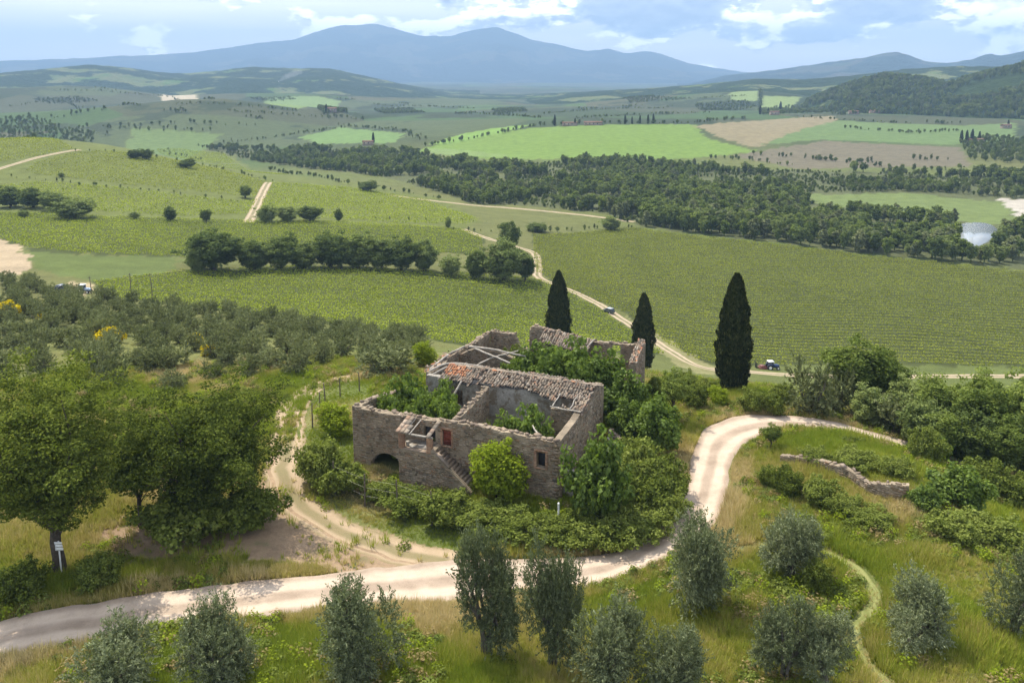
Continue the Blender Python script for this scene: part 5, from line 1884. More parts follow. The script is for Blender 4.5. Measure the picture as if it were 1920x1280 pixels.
vine_rows(FPOLY['valley_vineyard_soil'], -0.03, 3.3, 13.0, 0.36, M_VINE_R, 'vine_row', 'vine row in the large valley vineyard right of the track', 'rows of the valley vineyard', hgt=0.76)
vine_rows(FPOLY['slope_vineyard_soil'], -0.10, 3.3, 12.0, 0.38, M_VINE, 'vine_row', 'vine row in the bright vineyard between olive grove and hedgerow', 'rows of the slope vineyard', hgt=0.76)
vine_rows(FPOLY['middle_vineyard_soil'], -0.06, 3.1, 8.0, 0.45, M_VINE, 'vine_row', 'vine row in the vineyard behind the hedgerow', 'rows of the middle vineyard', hgt=0.9)
hill_fields = [
    ([(-40, 334), (150, 346), (300, 361), (455, 379), (482, 375), (462, 412), (300, 404), (190, 398), (150, 396), (-40, 372)], 0.55),
    ([(150, 285), (250, 287), (380, 310), (498, 340), (478, 370), (300, 354), (150, 338), (45, 322), (70, 303)], -0.35),
    ([(512, 343), (640, 350), (800, 375), (898, 412), (860, 426), (700, 415), (620, 411), (485, 405), (492, 375)], 0.35),
    ([(-40, 263), (120, 268), (140, 279), (60, 296), (10, 308), (-40, 320)], 1.0),
    ([(285, 271), (420, 287), (540, 328), (505, 336), (390, 308), (300, 288)], 0.2)]
for i, (pl, an) in enumerate(hill_fields):
    vine_rows(hits(pl)[:, :2], an, 3.6, 4.0, 0.62, M_VINE_R if i % 2 else M_VINE, 'vineyard_foliage', ['vines on the lower left of the far hillside', 'vines under the crest of the far hillside', 'vines on the right flank of the far hillside', 'striped vines on the hilltop at the left edge', 'vines behind the crest trees on the far hillside'][i], each=False, hgt=1.1)

# ------------------------------------------------------------------ river wood


def scatter(poly, spacing, jitter=0.45):
    lo, hi = poly.min(0), poly.max(0)
    a, b = np.meshgrid(np.arange(lo[0], hi[0], spacing), np.arange(lo[1], hi[1], spacing))
    p_ = np.stack([a.ravel(), b.ravel()], -1) + rng.normal(0, spacing * jitter, (a.size, 2))
    m_ = inpoly(p_[:, 0], p_[:, 1], poly) & (np.abs(np.arctan2(p_[:, 0], p_[:, 1])) < 0.70)
    return p_[m_]


wood_px = [(370, 272), (470, 280), (600, 280), (770, 288), (900, 304), (1010, 306), (1200, 305), (1400, 318), (1600, 322), (1780, 330), (1960, 330), (1960, 508), (1770, 490), (1600, 474), (1400, 449), (1200, 424), (1130, 400), (1000, 386), (880, 382), (850, 368), (760, 342), (640, 322), (520, 308), (430, 292)]
wp = hits(wood_px)[:, :2]
tp = scatter(wp, 6.0)
excl = [hits([(1500, 362), (1700, 356), (1885, 372), (1960, 378), (1960, 432), (1905, 432), (1880, 428), (1790, 418), (1640, 400), (1530, 384)])[:, :2],
        hits([(1780, 425), (1815, 415), (1860, 415), (1872, 440), (1862, 475), (1835, 482), (1800, 480)])[:, :2],
        hits([(880, 300), (1000, 308), (1020, 316), (900, 312)])[:, :2],
        hits([(1300, 325), (1780, 336), (1900, 340), (1900, 350), (1780, 347), (1300, 338)])[:, :2]]
keep = np.ones(len(tp), bool)
for e in excl:
    keep &= ~inpoly(tp[:, 0], tp[:, 1], e)
dens = vnoise(tp[:, 0], tp[:, 1], 45, 55) + 0.6 * vnoise(tp[:, 0], tp[:, 1], 17, 56)
rad_ = np.hypot(tp[:, 0], tp[:, 1])
gate = np.interp(rad_, [430, 530, 640, 800], [-0.36, -0.28, -0.16, -0.08])
keep &= dens > gate
tp = tp[keep]
td = np.hypot(tp[:, 0], tp[:, 1])
tp = tp[np.argsort(td)]
tz = hz(tp[:, 0], tp[:, 1])
hs = np.interp(np.hypot(tp[:, 0], tp[:, 1]), [450, 680], [0.95, 0.7]) + 0.9 * (vnoise(tp[:, 0], tp[:, 1], 60, 57) + 0.35) * 0.6 + rng.uniform(-0.28, 0.36, len(tp))
for i in range(min(300, len(tp))):
    plant('far%d' % (i % 5), (tp[i, 0], tp[i, 1], tz[i]), 9.3 * hs[i], 6.8 * hs[i] * rng.uniform(0.8, 1.25), 'leafy tree along the near edge of the river wood', 'riverside_tree', 'tree', 'trees along the edge of the river wood')


def gn_scatter(name, pts, scl, protos, label, rot=None, attrs=None, flat=1.0):
    """one object that scatters plant meshes over points"""
    me = bpy.data.meshes.new(name)
    me.vertices.add(len(pts))
    me.vertices.foreach_set('co', np.asarray(pts, np.float32).ravel())
    n = len(pts)
    for nm, v in (('scl', scl), ('rotz', rng.uniform(0, 2 * PI, n) if rot is None else rot)):
        at = me.attributes.new(nm, 'FLOAT', 'POINT')
        at.data.foreach_set('value', np.asarray(v, np.float32))
    for nm, v in (attrs or {}).items():
        at = me.attributes.new(nm, 'FLOAT', 'POINT')
        at.data.foreach_set('value', np.asarray(v, np.float32))
    at = me.attributes.new('pick', 'INT', 'POINT')
    at.data.foreach_set('value', rng.integers(0, len(protos), n).astype(np.int32))
    pc = bpy.data.collections.new(name + '_kinds')
    for i, pm in enumerate(protos):
        po = bpy.data.objects.new('%s_kind_%d' % (name, i), pm)
        pc.objects.link(po)
    ng = bpy.data.node_groups.new(name + '_scatter', 'GeometryNodeTree')
    ng.interface.new_socket('Geometry', in_out='INPUT', socket_type='NodeSocketGeometry')
    ng.interface.new_socket('Geometry', in_out='OUTPUT', socket_type='NodeSocketGeometry')
    N, Lk = ng.nodes, ng.links
    gi, go = N.new('NodeGroupInput'), N.new('NodeGroupOutput')
    ci = N.new('GeometryNodeCollectionInfo')
    ci.inputs['Collection'].default_value = pc
    ci.inputs['Separate Children'].default_value = True
    ci.inputs['Reset Children'].default_value = True
    ip = N.new('GeometryNodeInstanceOnPoints')
    ip.inputs['Pick Instance'].default_value = True

    def named(nm, typ):
        a = N.new('GeometryNodeInputNamedAttribute')
        a.data_type = typ
        a.inputs['Name'].default_value = nm
        return a.outputs['Attribute']
    Lk.new(gi.outputs[0], ip.inputs['Points'])
    Lk.new(ci.outputs[0], ip.inputs['Instance'])
    Lk.new(named('pick', 'INT'), ip.inputs['Instance Index'])
    cx = N.new('ShaderNodeCombineXYZ')
    Lk.new(named('rotz', 'FLOAT'), cx.inputs[2])
    Lk.new(cx.outputs[0], ip.inputs['Rotation'])
    sx = N.new('ShaderNodeCombineXYZ')
    sc = named('scl', 'FLOAT')
    Lk.new(sc, sx.inputs[0])
    Lk.new(sc, sx.inputs[1])
    Lk.new(sc, sx.inputs[2])
    Lk.new(sx.outputs[0], ip.inputs['Scale'])
    Lk.new(ip.outputs[0], go.inputs[0])
    o = obj(name, me)
    md = o.modifiers.new('scatter', 'NODES')
    md.node_group = ng
    return tag(o, label, kind='stuff')


rest = np.arange(min(300, len(tp)), len(tp))
# low scrub filling the gaps of the wood
sc_ = scatter(wp, 4.6)
ks_ = np.ones(len(sc_), bool)
for e in excl[:3]:
    ks_ &= ~inpoly(sc_[:, 0], sc_[:, 1], e)
ks_ &= vnoise(sc_[:, 0], sc_[:, 1], 26, 58) + 0.5 * vnoise(sc_[:, 0], sc_[:, 1], 9, 59) > -0.12
ks_ &= np.hypot(sc_[:, 0], sc_[:, 1]) > 450
sc_ = sc_[ks_]
gn_scatter('woodland', np.vstack([np.hstack([tp[rest], tz[rest][:, None]]), np.hstack([sc_, hz(sc_[:, 0], sc_[:, 1])[:, None] - 0.5])]), np.concatenate([hs[rest], rng.uniform(0.22, 0.5, len(sc_))]), [PROTO['far%d' % i][1] for i in range(5)], 'deep river wood filling the valley floor')

# hedges, copses and tree lines in the far country
far_pts = []


def line_trees(px, step, wob=2.0, h=(0.5, 1.0)):
    P = resample(hits(px)[:, :2], step * 0.55)
    h = (h[0] * 0.6, h[1] * 0.95)
    for q in P:
        far_pts.append((q[0] + rng.normal(0, wob), q[1] + rng.normal(0, wob), rng.uniform(*h)))


def patch_trees(px, spacing, h=(0.6, 1.1)):
    h = (h[0] * 0.55, h[1] * 0.8)
    for q in scatter(hits(px)[:, :2], spacing * 0.55):
        far_pts.append((q[0], q[1], rng.uniform(*h)))


line_trees([(795, 275), (860, 265), (940, 250), (1000, 238), (1020, 234)], 9)
line_trees([(1020, 237), (1100, 233), (1200, 232), (1300, 231), (1390, 224)], 12, 5)
line_trees([(1565, 216), (1640, 213), (1720, 216), (1860, 214)], 9, 8, (0.6, 1.2))
line_trees([(1420, 168), (1425, 205)], 10)
line_trees([(100, 222), (150, 212), (200, 205)], 10, 4)
line_trees([(600, 216), (650, 222), (690, 226)], 10, 3)
line_trees([(150, 240), (300, 234), (470, 236)], 18, 6)
line_trees([(380, 300), (300, 282)], 10, 3, (0.2, 0.45))
line_trees([(20, 330), (150, 346), (300, 360), (455, 379)], 12, 1.5, (0.12, 0.35))
line_trees([(150, 283), (250, 290), (390, 312), (510, 340)], 9, 1.5, (0.12, 0.4))
line_trees([(510, 318), (640, 343), (760, 362), (830, 374)], 9, 3, (0.2, 0.6))
line_trees([(860, 432), (1000, 436), (1120, 428), (1190, 428)], 7, 1.5, (0.2, 0.5))
line_trees([(900, 415), (700, 412)], 14, 2, (0.12, 0.3))
for ln_ in [[(20, 200), (130, 195), (260, 199)], [(260, 178), (330, 186), (400, 187)], [(430, 208), (520, 214), (620, 222)], [(330, 196), (470, 200), (560, 208)], [(100, 170), (200, 172), (270, 178)], [(700, 196), (800, 200), (890, 204)], [(880, 212), (960, 218), (1010, 222)], [(1020, 214), (1130, 206), (1260, 200)], [(1080, 222), (1200, 216), (1330, 212)], [(1240, 190), (1330, 184), (1400, 180)], [(1500, 220), (1590, 226), (1700, 232)], [(1580, 240), (1700, 248), (1800, 246)], [(640, 235), (740, 244), (790, 262)], [(0, 243), (100, 246), (200, 252)], [(480, 262), (560, 252), (640, 240)], [(420, 268), (480, 262)], [(1420, 290), (1540, 300), (1700, 318), (1810, 316)], [(1330, 297), (1400, 300), (1480, 312)]]:
    line_trees(ln_, 8, 3.5, (0.3, 0.75))
for pt_ in [[(60, 186), (150, 182), (190, 190), (90, 196)], [(470, 184), (540, 182), (560, 187), (480, 190)], [(700, 206), (770, 204), (800, 212), (720, 214)], [(1140, 186), (1230, 182), (1300, 186), (1180, 194)], [(1300, 196), (1400, 190), (1420, 202), (1320, 208)], [(920, 206), (980, 204), (990, 210), (930, 212)]]:
    patch_trees(pt_, 13, (0.5, 1.0))
patch_trees([(-40, 225), (60, 218), (120, 240), (180, 250), (60, 262), (-40, 262)], 14)
patch_trees([(595, 204), (650, 202), (650, 212), (600, 214)], 10, (0.8, 1.3))
patch_trees([(1800, 268), (1850, 258), (1990, 265), (1990, 305), (1880, 306), (1820, 300)], 11)
patch_trees([(1420, 206), (1520, 198), (1560, 190), (1560, 212), (1430, 216)], 13)
patch_trees([(1760, 345), (1900, 335), (1900, 352), (1800, 358)], 12)
patch_trees([(1560, 345), (1720, 342), (1790, 352), (1780, 362), (1600, 362)], 9)
patch_trees([(200, 238), (420, 246), (420, 250), (220, 246)], 22)
for cx_, cy_, n_ in [(200, 168, 3), (420, 172, 4), (520, 190, 3), (650, 186, 3), (760, 195, 4), (870, 214, 5), (940, 214, 6), (330, 208, 3), (480, 222, 3), (1100, 205, 4), (1180, 200, 4), (1250, 214, 3), (1760, 232, 4), (1700, 250, 2), (1540, 300, 3), (1620, 305, 2), (1740, 300, 2)]:
    b_ = hit(cx_, cy_)
    r_ = math.hypot(b_[0], b_[1])
    for q_ in range(n_ * 4):
        far_pts.append((b_[0] + rng.normal(0, r_ * 0.007), b_[1] + rng.normal(0, r_ * 0.004), rng.uniform(0.35, 0.8)))
fpn = np.array(far_pts)
gn_scatter('hedgerows', np.stack([fpn[:, 0], fpn[:, 1], hz(fpn[:, 0], fpn[:, 1])], -1), fpn[:, 2], [PROTO['far%d' % i][1] for i in range(5)], 'distant hedges and copses between the far fields')
for i, (x, yb, h) in enumerate([(1172, 233, 11), (1185, 233, 9), (1200, 232, 10), (1215, 232, 11), (1225, 232, 12), (1040, 236, 13), (1078, 236, 9), (1425, 215, 14), (1440, 213, 10), (1463, 210, 18), (1802, 268, 13), (1812, 268, 13), (1822, 268, 14), (1836, 264, 10), (1620, 213, 9), (1890, 240, 10), (700, 268, 12), (612, 212, 14), (1605, 206, 10)]):
    b = hit(x, yb)
    plant('farcypress', tuple(b), h * 1.1, h * 0.28, 'tiny far cypress beside the farms beyond the green field', 'far_cypress', 'cypress', 'far cypresses by the farms')

# ------------------------------------------------------------------ grass on the knoll


def tuft(seed, n, h, spread, wdt, mat):
    r = np.random.default_rng(seed)
    a = r.uniform(0, 2 * PI, n)
    base = np.stack([np.cos(a), np.sin(a), 0 * a], -1) * (r.uniform(0, spread, n))[:, None]
    lean = np.stack([np.cos(a), np.sin(a), 0 * a], -1) * (r.uniform(0.05, 0.55, n) * h)[:, None]
    tip = base + lean + np.array([0, 0, 1.0]) * (h * r.uniform(0.55, 1.1, n))[:, None]
    s = np.stack([-np.sin(a), np.cos(a), 0 * a], -1) * wdt / 2
    V = np.stack([base - s, base + s, tip], 1).reshape(-1, 3)
    me = mesh_np('tuft', V, np.arange(3 * n).reshape(n, 3))
    me.materials.append(mat)
    return me


def grass_material():
    m, t, out = base_mat('grass_blades')
    at = t.new('ShaderNodeAttribute', attribute_name='dry')
    at.attribute_type = 'INSTANCER'
    oi = t.new('ShaderNodeObjectInfo')
    f = t.math('ADD', at.outputs['Fac'], t.math('MULTIPLY', t.math('SUBTRACT', oi.outputs['Random'], 0.5), 0.5), clamp=True)
    c = t.ramp(f, [(0.0, (0.215, 0.280, 0.028)), (0.35, (0.320, 0.345, 0.050)), (0.6, (0.420, 0.365, 0.105)), (1.0, (0.60, 0.49, 0.25))])
    d = t.new('ShaderNodeBsdfDiffuse')
    tr = t.new('ShaderNodeBsdfTranslucent')
    t.link(c, d.inputs[0])
    t.link(c, tr.inputs[0])
    ms = t.new('ShaderNodeMixShader')
    ms.inputs[0].default_value = 0.35
    t.link(d.outputs[0], ms.inputs[1])
    t.link(tr.outputs[0], ms.inputs[2])
    t.link(ms.outputs[0], out.inputs[0])
    return m


M_GRASS = grass_material()
tufts = [tuft(900 + i, 16, (0.35, 0.45, 0.3, 0.6)[i], 0.2, (0.05, 0.05, 0.06, 0.04)[i], M_GRASS) for i in range(4)]
G = 330000
rr2 = np.sqrt(rng.uniform(34 ** 2, 125 ** 2, G))
aa2 = rng.uniform(-0.70, 0.70, G)
gx, gy = rr2 * np.sin(aa2), rr2 * np.cos(aa2)
k_ = np.ones(G, bool)


def near_line(x, y, outline, wdt, extra):
    res = inpoly(x, y, outline)
    if extra > 0.5:
        for dx, dy in ((extra, 0), (-extra, 0), (0, extra), (0, -extra)):
            res |= inpoly(x + dx, y + dy, outline)
    return res


k_ &= ~near_line(gx, gy, road_mid, road_w, 0.1)
on_yard = near_line(gx, gy, yard_mid, yard_w, -0.2)
on_mown = near_line(gx, gy, mown_mid, mown_w, 0.0)
k_ &= ~(on_yard & (rng.random(G) < 0.8)) & ~(on_mown & (rng.random(G) < 0.75))
for nm in ('dirt_patch', 'dirt_shade'):
    k_ &= ~(inpoly(gx + 0.8 * vnoise(gx, gy, 2, 61), gy + 0.8 * vnoise(gx, gy, 2, 62), FPOLY[nm]) & (rng.random(G) < 0.93))
hs_ = np.stack([gx, gy], -1) - R2
hs_ = np.stack([hs_ @ HE / HSX, hs_ @ HN / HSY], -1)
k_ &= ~((hs_[:, 0] > -19.8) & (hs_[:, 0] < 0.2) & (hs_[:, 1] > -0.1) & (hs_[:, 1] < 8))
k_ &= rng.random(G) < np.clip(1.25 - rr2 / 165, 0.2, 1)
gx, gy, on_mown = gx[k_], gy[k_], on_mown[k_]
gz_ = hz(gx, gy)
dry = np.clip(0.52 + 1.4 * vnoise(gx, gy, 9, 21) + 0.55 * vnoise(gx, gy, 3.5, 22) + 0.5 * vnoise(gx, gy, 22, 24), 0, 1)
# verges along the road are dry and tall, the fenced side is mown
vd = near_line(gx, gy, road_mid, road_w, 1.8)
dry = np.clip(dry + 0.3 * vd, 0, 1)
dry[on_mown] = 0.85
size = 0.45 + 1.1 * np.clip(vnoise(gx, gy, 3, 25) + 0.5, 0, 1) ** 1.5 + 0.2 * vd + rng.uniform(-0.1, 0.35, len(gx))
lawn = inpoly(gx, gy, hits([(520, 880), (560, 800), (590, 740), (700, 705), (660, 900), (760, 965), (960, 1010), (960, 1040), (820, 1035), (640, 970)])[:, :2])
size[lawn] *= 0.45
size[on_mown] *= 0.4
gn_scatter('grass', np.stack([gx, gy, gz_ - 0.02], -1), size * 1.15, tufts, 'rough meadow grass, green and straw coloured, around the ruin and road', attrs={'dry': dry})

# leafy weeds and low scrub scattered through the grass
def weed(seed, n, h, leaf, mat):
    r = np.random.default_rng(seed)
    D = runit(r, n)
    D[:, 2] = np.abs(D[:, 2])
    P = D * np.array([0.5, 0.5, h]) * (r.uniform(0.3, 1, n) ** 0.5)[:, None]
    N = norm(D + np.array([0, 0, 0.5]) + r.normal(0, 0.4, (n, 3)))
    A = norm(np.cross(N, runit(r, n)))
    s_ = leaf * r.uniform(0.6, 1.4, n)
    V, F = rhombs(P, A, N, s_, s_ * 0.6)
    me = mesh_np('weed', V, F)
    me.materials.append(mat)
    return me


weeds = [weed(950, 110, 0.55, 0.16, M_BRAM), weed(951, 90, 0.8, 0.15, M_LIME), weed(952, 120, 0.45, 0.15, M_ASH), weed(953, 70, 0.7, 0.14, M_STRAW), weed(954, 120, 0.7, 0.16, M_BRAM)]
wi = rng.permutation(len(gx))
wi = wi[(~lawn[wi]) & (~on_mown[wi]) & (vnoise(gx[wi], gy[wi], 6, 27) + 0.5 * vnoise(gx[wi], gy[wi], 2.2, 28) > 0.0)][:10000]
gn_scatter('weeds', np.stack([gx[wi], gy[wi], gz_[wi]], -1), rng.uniform(0.5, 1.5, len(wi)), weeds, 'leafy weeds and low scrub growing through the meadow grass')

# canopy of the wooded hill
hp = RIDGE_PTS[4]
ri = rng.integers(0, hp.shape[0] - 1, 9000)
ci = rng.integers(0, hp.shape[1] - 1, 9000)
fr, fc = rng.random((9000, 1)), rng.random((9000, 1))
Q = (hp[ri, ci] * (1 - fr) + hp[ri + 1, ci] * fr) * (1 - fc) + (hp[ri, ci + 1] * (1 - fr) + hp[ri + 1, ci + 1] * fr) * fc
okq = (Q[:, 2] > hz(Q[:, 0], Q[:, 1]) - 1) & (vnoise(Q[:, 0], Q[:, 1], 140, 29) > -0.33)
Q = Q[okq]
gn_scatter('forest', Q, rng.uniform(0.8, 1.6, len(Q)), [PROTO['far%d' % i][1] for i in range(5)], 'dense wood covering the dark hill at the right')
# ------------------------------------------------------------------ fences, sign, vehicles, far farms
def px_up(x, yt, yb):
    b = hit(x, yb)
    r = math.hypot(b[0], b[1])
    d = ray(x, yt)
    return b, max(0.4, CAM_H + d[2] / math.hypot(d[0], d[1]) * r - b[2])


def fence(posts, label, wires=3):
    b0, _ = px_up(*posts[0])
    f = thing('wire_fence', label, 'fence', tuple(b0))
    tops = []
    for p in posts:
        b, h = px_up(*p)
        q = b - b0
        h = min(max(h, 1.6), 3.2)
        g = Geo()
        lx, ly = rng.normal(0, 0.06, 2)
        g.tube([(0, 0, -0.4), (lx * 0.5, ly * 0.5, h * 0.5), (lx, ly, h)], [0.085, 0.075, 0.06], 7)
        obj('post', g.mesh('post', True), M_POST, f, tuple(q))
        tops.append((q, h))
    for k in range(wires):
        g = Geo()
        P = [q + np.array([0, 0, h * (0.35 + 0.25 * k)]) for q, h in tops]
        g.tube(P, 0.008, 4)
        obj('wire', g.mesh('wire'), M_WIRE, f)


fence([(586, 755, 803), (600, 735, 770), (610, 718, 752), (638, 708, 744), (674, 698, 733)], 'old wire fence with wooden posts along the grassy track left of the ruin')
fence([(628, 862, 925), (684, 874, 950), (746, 890, 962), (810, 915, 985)], 'wire fence with weathered posts in front of the hedge')

M_WHITE = plain('white_paint', (0.78, 0.78, 0.76), 0.5, vary=0.06)
M_BLACK = plain('tyre_rubber', (0.02, 0.02, 0.022), 0.85, vary=0.2)
M_GLASS = plain('dark_glass', (0.03, 0.04, 0.05), 0.08, spec=0.8, vary=0.05)
b, h = px_up(116, 1012, 1080)
sg = thing('road_sign', 'white sign with small plates on a white pole before the tall oak', 'sign', tuple(b))
g = Geo()
g.tube([(0, 0, -0.3), (0, 0, h)], [0.06, 0.055], 8)
obj('pole', g.mesh('pole'), M_WHITE, sg)
for k in range(3):
    g = Geo()
    g.box((-0.32 + 0.04 * k, -0.10, h - 0.24 * (k + 1)), (0.30 + 0.03 * k, -0.07, h - 0.24 * k - 0.03))
    obj('plate', g.mesh('plate'), M_WHITE, sg)
b, h = px_up(1047, 958, 992)
mk = thing('marker_post', 'short white marker post in the hedge at the near corner of the ruin', 'post', tuple(b))
g = Geo()
g.tube([(0, 0, -0.3), (0, 0, max(h, 2.4))], [0.09, 0.085], 8)
obj('shaft', g.mesh('shaft'), M_WHITE, mk)
g = Geo()
g.tube([(0, 0, max(h, 2.4) + 0.002), (0, 0, max(h, 2.4) + 0.08)], [0.11, 0.05], 8)
obj('cap', g.mesh('cap'), M_WHITE, mk)
for x, yt, yb, lab in [(172, 518, 552, 'leaning pole at the corner of the bright vineyard'), (247, 512, 562, 'tall thin pole in the bright vineyard, nearer the tractor'), (286, 512, 558, 'tall thin pole in the bright vineyard, nearer the hedgerow')]:
    b, h = px_up(x, yt, yb)
    po = thing('vineyard_pole', lab, 'pole', tuple(b))
    g = Geo()
    lx = rng.uniform(-0.25, 0.25)
    g.tube([(0, 0, -0.4), (lx * 0.4, 0, h * 0.5), (lx, 0, h)], [0.11, 0.1, 0.08], 7)
    obj('shaft', g.mesh('shaft', True), M_POST, po)
    g = Geo()
    g.box((lx - 0.5, -0.05, h - 0.35), (lx + 0.5, 0.05, h - 0.25))
    obj('crossbar', g.mesh('crossbar'), M_POST, po)


def paint(name, c):
    m, t, out = base_mat(name)
    p = t.new('ShaderNodeBsdfPrincipled')
    p.inputs['Base Color'].default_value = (*c, 1)
    p.inputs['Roughness'].default_value = 0.35
    t.link(p.outputs[0], out.inputs[0])
    return m


def wheel(parent, c, r, w):
    g = Geo()
    g.disc((0, 0, 0), (0, 1, 0), r, w, 16)
    o = obj('wheel', g.mesh('wheel'), M_BLACK, parent, c)
    g = Geo()
    g.disc((0, 0, 0), (0, 1, 0), r * 0.55, w + 0.03, 12)
    obj('rim', g.mesh('rim'), M_WHITE, o)


def loft(rings):
    """closed body through rectangular cross-sections: (x, half width, z0, z1)"""
    g = Geo()
    for (xa, wa, a0, a1), (xb, wb, b0, b1) in zip(rings[:-1], rings[1:]):
        g.hexa([(xa, -wa, a0), (xb, -wb, b0), (xb, wb, b0), (xa, wa, a0), (xa, -wa * 0.93, a1), (xb, -wb * 0.93, b1), (xb, wb * 0.93, b1), (xa, wa * 0.93, a1)])
    return g


def car(px, py, rot, body_c, roof_c, label):
    b = hit(px, py)
    c = thing('parked_car', label, 'car', tuple(b), rot)
    pm, rm = paint('car_paint_%d' % px, body_c), paint('car_roof_%d' % px, roof_c)
    obj('body', loft([(-2.1, 0.80, 0.45, 0.95), (-1.9, 0.88, 0.3, 1.05), (0.6, 0.9, 0.3, 1.05), (1.7, 0.86, 0.32, 0.95), (2.1, 0.74, 0.42, 0.75)]).mesh('body'), pm, c)
    obj('window', loft([(-1.85, 0.80, 1.052, 1.35), (-1.55, 0.79, 1.052, 1.62), (0.2, 0.79, 1.052, 1.64), (0.95, 0.80, 1.052, 1.12)]).mesh('window'), M_GLASS, c)
    obj('roof', loft([(-1.6, 0.74, 1.625, 1.68), (0.2, 0.74, 1.645, 1.70)]).mesh('roof'), rm, c)
    for x in (-1.3, 1.3):
        for y in (-0.82, 0.82):
            wheel(c, (x, y, 0.34), 0.34, 0.22)


def tractor(px, py, rot, body_c, label, implement=None):
    b = hit(px, py)
    c = thing('tractor', label, 'tractor', tuple(b), rot)
    pm = paint('tractor_paint_%d' % px, body_c)
    obj('hood', loft([(0.2, 0.42, 0.7, 1.45), (1.7, 0.38, 0.7, 1.35), (2.0, 0.3, 0.75, 1.15)]).mesh('hood'), pm, c)
    obj('chassis', loft([(-1.2, 0.35, 0.5, 0.95), (0.2, 0.35, 0.5, 0.9), (1.6, 0.25, 0.45, 0.698)]).mesh('chassis'), M_BLACK, c)
    obj('cab_glass', loft([(-1.05, 0.62, 0.96, 2.2), (0.15, 0.62, 0.96, 2.2)]).mesh('cab_glass'), M_GLASS, c)
    g = Geo()
    for x in (-1.08, 0.16):
        for y in (-0.6, 0.6):
            g.tube([(x, y, 0.95), (x, y * 0.95, 2.25)], 0.05, 5)
    obj('cab_frame', g.mesh('cab_frame'), pm, c)
    obj('roof', loft([(-1.25, 0.75, 2.22, 2.36), (0.35, 0.75, 2.22, 2.36)]).mesh('roof'), M_WHITE, c)
    for y in (-0.85, 0.85):
        wheel(c, (-0.75, y, 0.75), 0.75, 0.42)
        wheel(c, (1.5, y * 0.85, 0.45), 0.45, 0.3)
        g = Geo()
        g.box((-1.3, y - 0.22, 1.52), (-0.2, y + 0.22, 1.58))
        obj('mudguard', g.mesh('mudguard'), pm, c)
    if implement:
        im = paint('implement_paint', implement)
        g = Geo()
        g.box((-3.6, -0.9, 0.35), (-1.5, 0.9, 0.75))
        g.box((-3.3, -0.7, 0.752), (-2.0, 0.7, 1.15))
        obj('mower', g.mesh('mower'), im, c)
        g = Geo()
        for y in (-0.6, 0.0, 0.6):
            g.box((-4.4, y - 0.06, 0.2), (-4.25, y + 0.06, 1.9))
        g.box((-4.38, -0.7, 1.902), (-4.27, 0.7, 2.0))
        g.box((-4.248, -0.1, 0.5), (-3.602, 0.1, 0.62))
        obj('spray_frame', g.mesh('spray_frame'), M_BLACK, c)


car(118, 544, 1.25, (0.015, 0.02, 0.04), (0.10, 0.12, 0.16), 'dark car parked beside the olive grove')
tractor(158, 549, -0.15, (0.35, 0.45, 0.62), 'tractor with a white roof at the corner of the bright vineyard')
car(1141, 586, 2.3, (0.05, 0.06, 0.055), (0.42, 0.45, 0.45), 'small off-road car driving on the dirt track between vineyards')
tractor(1447, 692, 0.05, (0.03, 0.06, 0.16), 'blue tractor with white roof and red implement below the valley vineyard', (0.16, 0.045, 0.03))

M_FARMWALL = plain('farm_wall', (0.26, 0.21, 0.155), 0.9, vary=0.15, scale=0.4)
M_FARMROOF = plain('farm_roof', (0.20, 0.115, 0.075), 0.9, vary=0.2, scale=0.6)
for px, py, w, d, h, rot, lab in [
        (1068, 236, 24, 9, 5, 0.05, 'far farmhouse with dark roof left of the cypress row above the green field'), (1112, 235, 30, 10, 5, -0.05, 'long low barn above the middle of the green field'),
        (622, 210, 20, 12, 8, 0.4, 'far farmhouse in the copse on the left hills'), (1452, 216, 18, 10, 7, 0.1, 'far farmhouse among cypresses above the stubble field'),
        (1600, 214, 20, 9, 6, -0.1, 'pale farm building right of the stubble field'), (1645, 213, 34, 10, 6, 0.0, 'long dark farm building right of the stubble field'),
        (1886, 241, 16, 9, 6, 0.3, 'small orange-roofed house at the right edge above the copse'), (1828, 268, 22, 9, 5, 0.1, 'house half hidden by three cypresses at the right'), (690, 272, 16, 9, 6, 0.0, 'small house at the edge of the river wood below the hills')]:
    b = hit(px, py)
    w, d, h = w * 0.8, d * 0.8, h * 0.75
    o = thing('farm_building', lab, 'house', tuple(b), rot)
    g = Geo()
    g.box((-w / 2, -d / 2, -3), (w / 2, d / 2, h))
    obj('wall', g.mesh('wall'), M_FARMWALL, o)
    g = Geo()
    e = 0.5
    V = [(-w / 2 - e, -d / 2 - e, h + 0.02), (w / 2 + e, -d / 2 - e, h + 0.02), (w / 2 + e, d / 2 + e, h + 0.02), (-w / 2 - e, d / 2 + e, h + 0.02), (-w / 2 - e, 0, h + d * 0.2), (w / 2 + e, 0, h + d * 0.2)]
    g.add(V, [[0, 1, 5, 4], [2, 3, 4, 5], [3, 2, 1, 0]])
    g.add([V[0], V[4], V[3]], [[0, 1, 2]])
    g.add([V[1], V[2], V[5]], [[0, 1, 2]])
    obj('roof', g.mesh('roof'), M_FARMROOF, o)
    for k in range(int(w / 5)):
        x = -w / 2 + 2.5 + k * 5
        g = Geo()
        g.box((x - 0.6, -d / 2 - 0.05, h * 0.45), (x + 0.6, -d / 2 - 0.003, h * 0.45 + 1.6))
        obj('window', g.mesh('window'), M_GLASS, o)
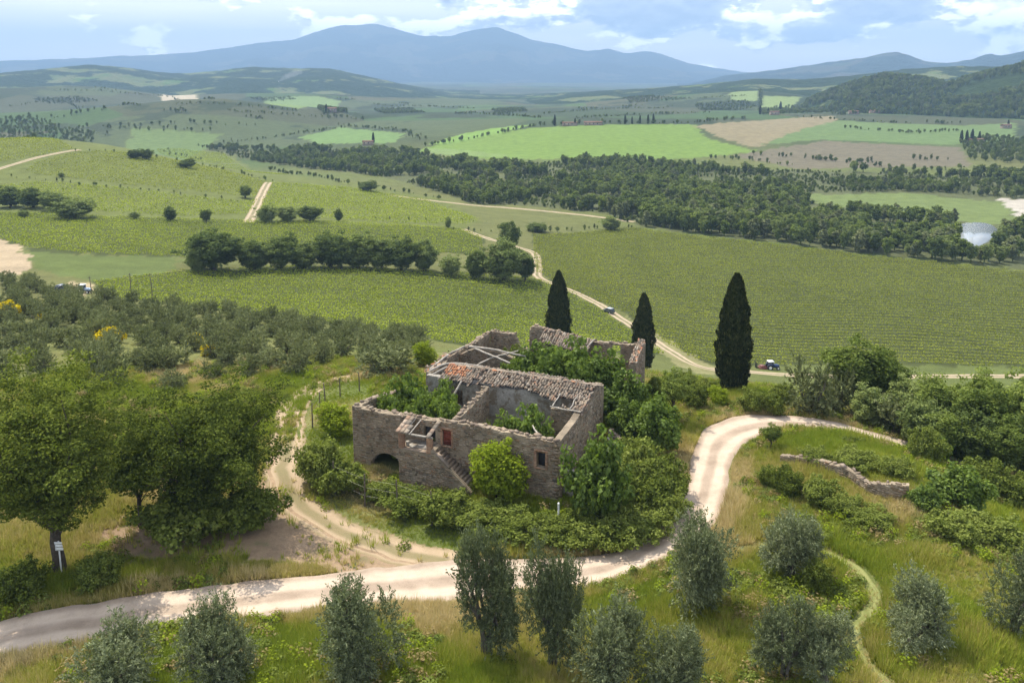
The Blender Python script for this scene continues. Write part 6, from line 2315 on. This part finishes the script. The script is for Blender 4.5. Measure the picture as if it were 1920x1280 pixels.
# ------------------------------------------------------------------ smoke and dust
def plume(name, label, pts, radii, density, colour, seed):
    g = Geo()
    P = resample(np.array(pts, float), np.linalg.norm(np.array(pts[1]) - np.array(pts[0])) / 6)
    R_ = np.interp(np.linspace(0, 1, len(P)), np.linspace(0, 1, len(radii)), radii)
    g.tube(P, R_, 12)
    me = g.mesh(name, True)
    co = np.empty(len(me.vertices) * 3, np.float32)
    me.vertices.foreach_get('co', co)
    co = co.reshape(-1, 3)
    r = max(radii)
    co += (r * 0.5 * np.stack([vnoise(co[:, 0], co[:, 1] + co[:, 2], r * 0.8, seed + k) for k in range(3)], -1)).astype(np.float32)
    me.vertices.foreach_set('co', co.ravel())
    m, t, out = base_mat(name + '_air')
    pv = t.new('ShaderNodeVolumePrincipled')
    pv.inputs['Color'].default_value = (*colour, 1)
    pv.inputs['Density'].default_value = density
    t.link(pv.outputs[0], out.inputs['Volume'])
    tag(obj(name, me, m), label, kind='stuff')


_d = ray(522, 152)
_b = np.array([_d[0], _d[1], 0]) / math.hypot(_d[0], _d[1]) * 3250
_b[2] = CAM_H + _d[2] / math.hypot(_d[0], _d[1]) * 3250
plume('smoke', 'thin white smoke rising from the wooded hills left of the mountain', [_b, _b + [25, 0, 14], _b + [60, 0, 26], _b + [95, 0, 34]], [3, 9, 12, 5], 0.012, (0.95, 0.96, 1.0), 3)
_h = hits([(800, 287), (850, 291), (900, 294), (950, 297)])
plume('dust', 'faint dust drifting along the lower edge of the green field', [q + [0, 0, 2.5] for q in _h], [3, 4, 3.5, 2], 0.012, (0.98, 0.95, 0.88), 5)


# ------------------------------------------------------------------ haze
def haze_box():
    g = Geo()
    g.box((-16500, -16500, -140), (16500, 17800, 960))
    me = g.mesh('haze')
    m, t, out = base_mat('haze_air')
    pv = t.new('ShaderNodeVolumePrincipled')
    pv.inputs['Color'].default_value = (0.40, 0.62, 0.93, 1)
    pv.inputs['Density'].default_value = 1.3e-4
    pv.inputs['Anisotropy'].default_value = 0.0
    t.link(pv.outputs[0], out.inputs['Volume'])
    tag(obj('haze', me, m), 'pale blue summer haze filling the valley', kind='stuff')


haze_box()
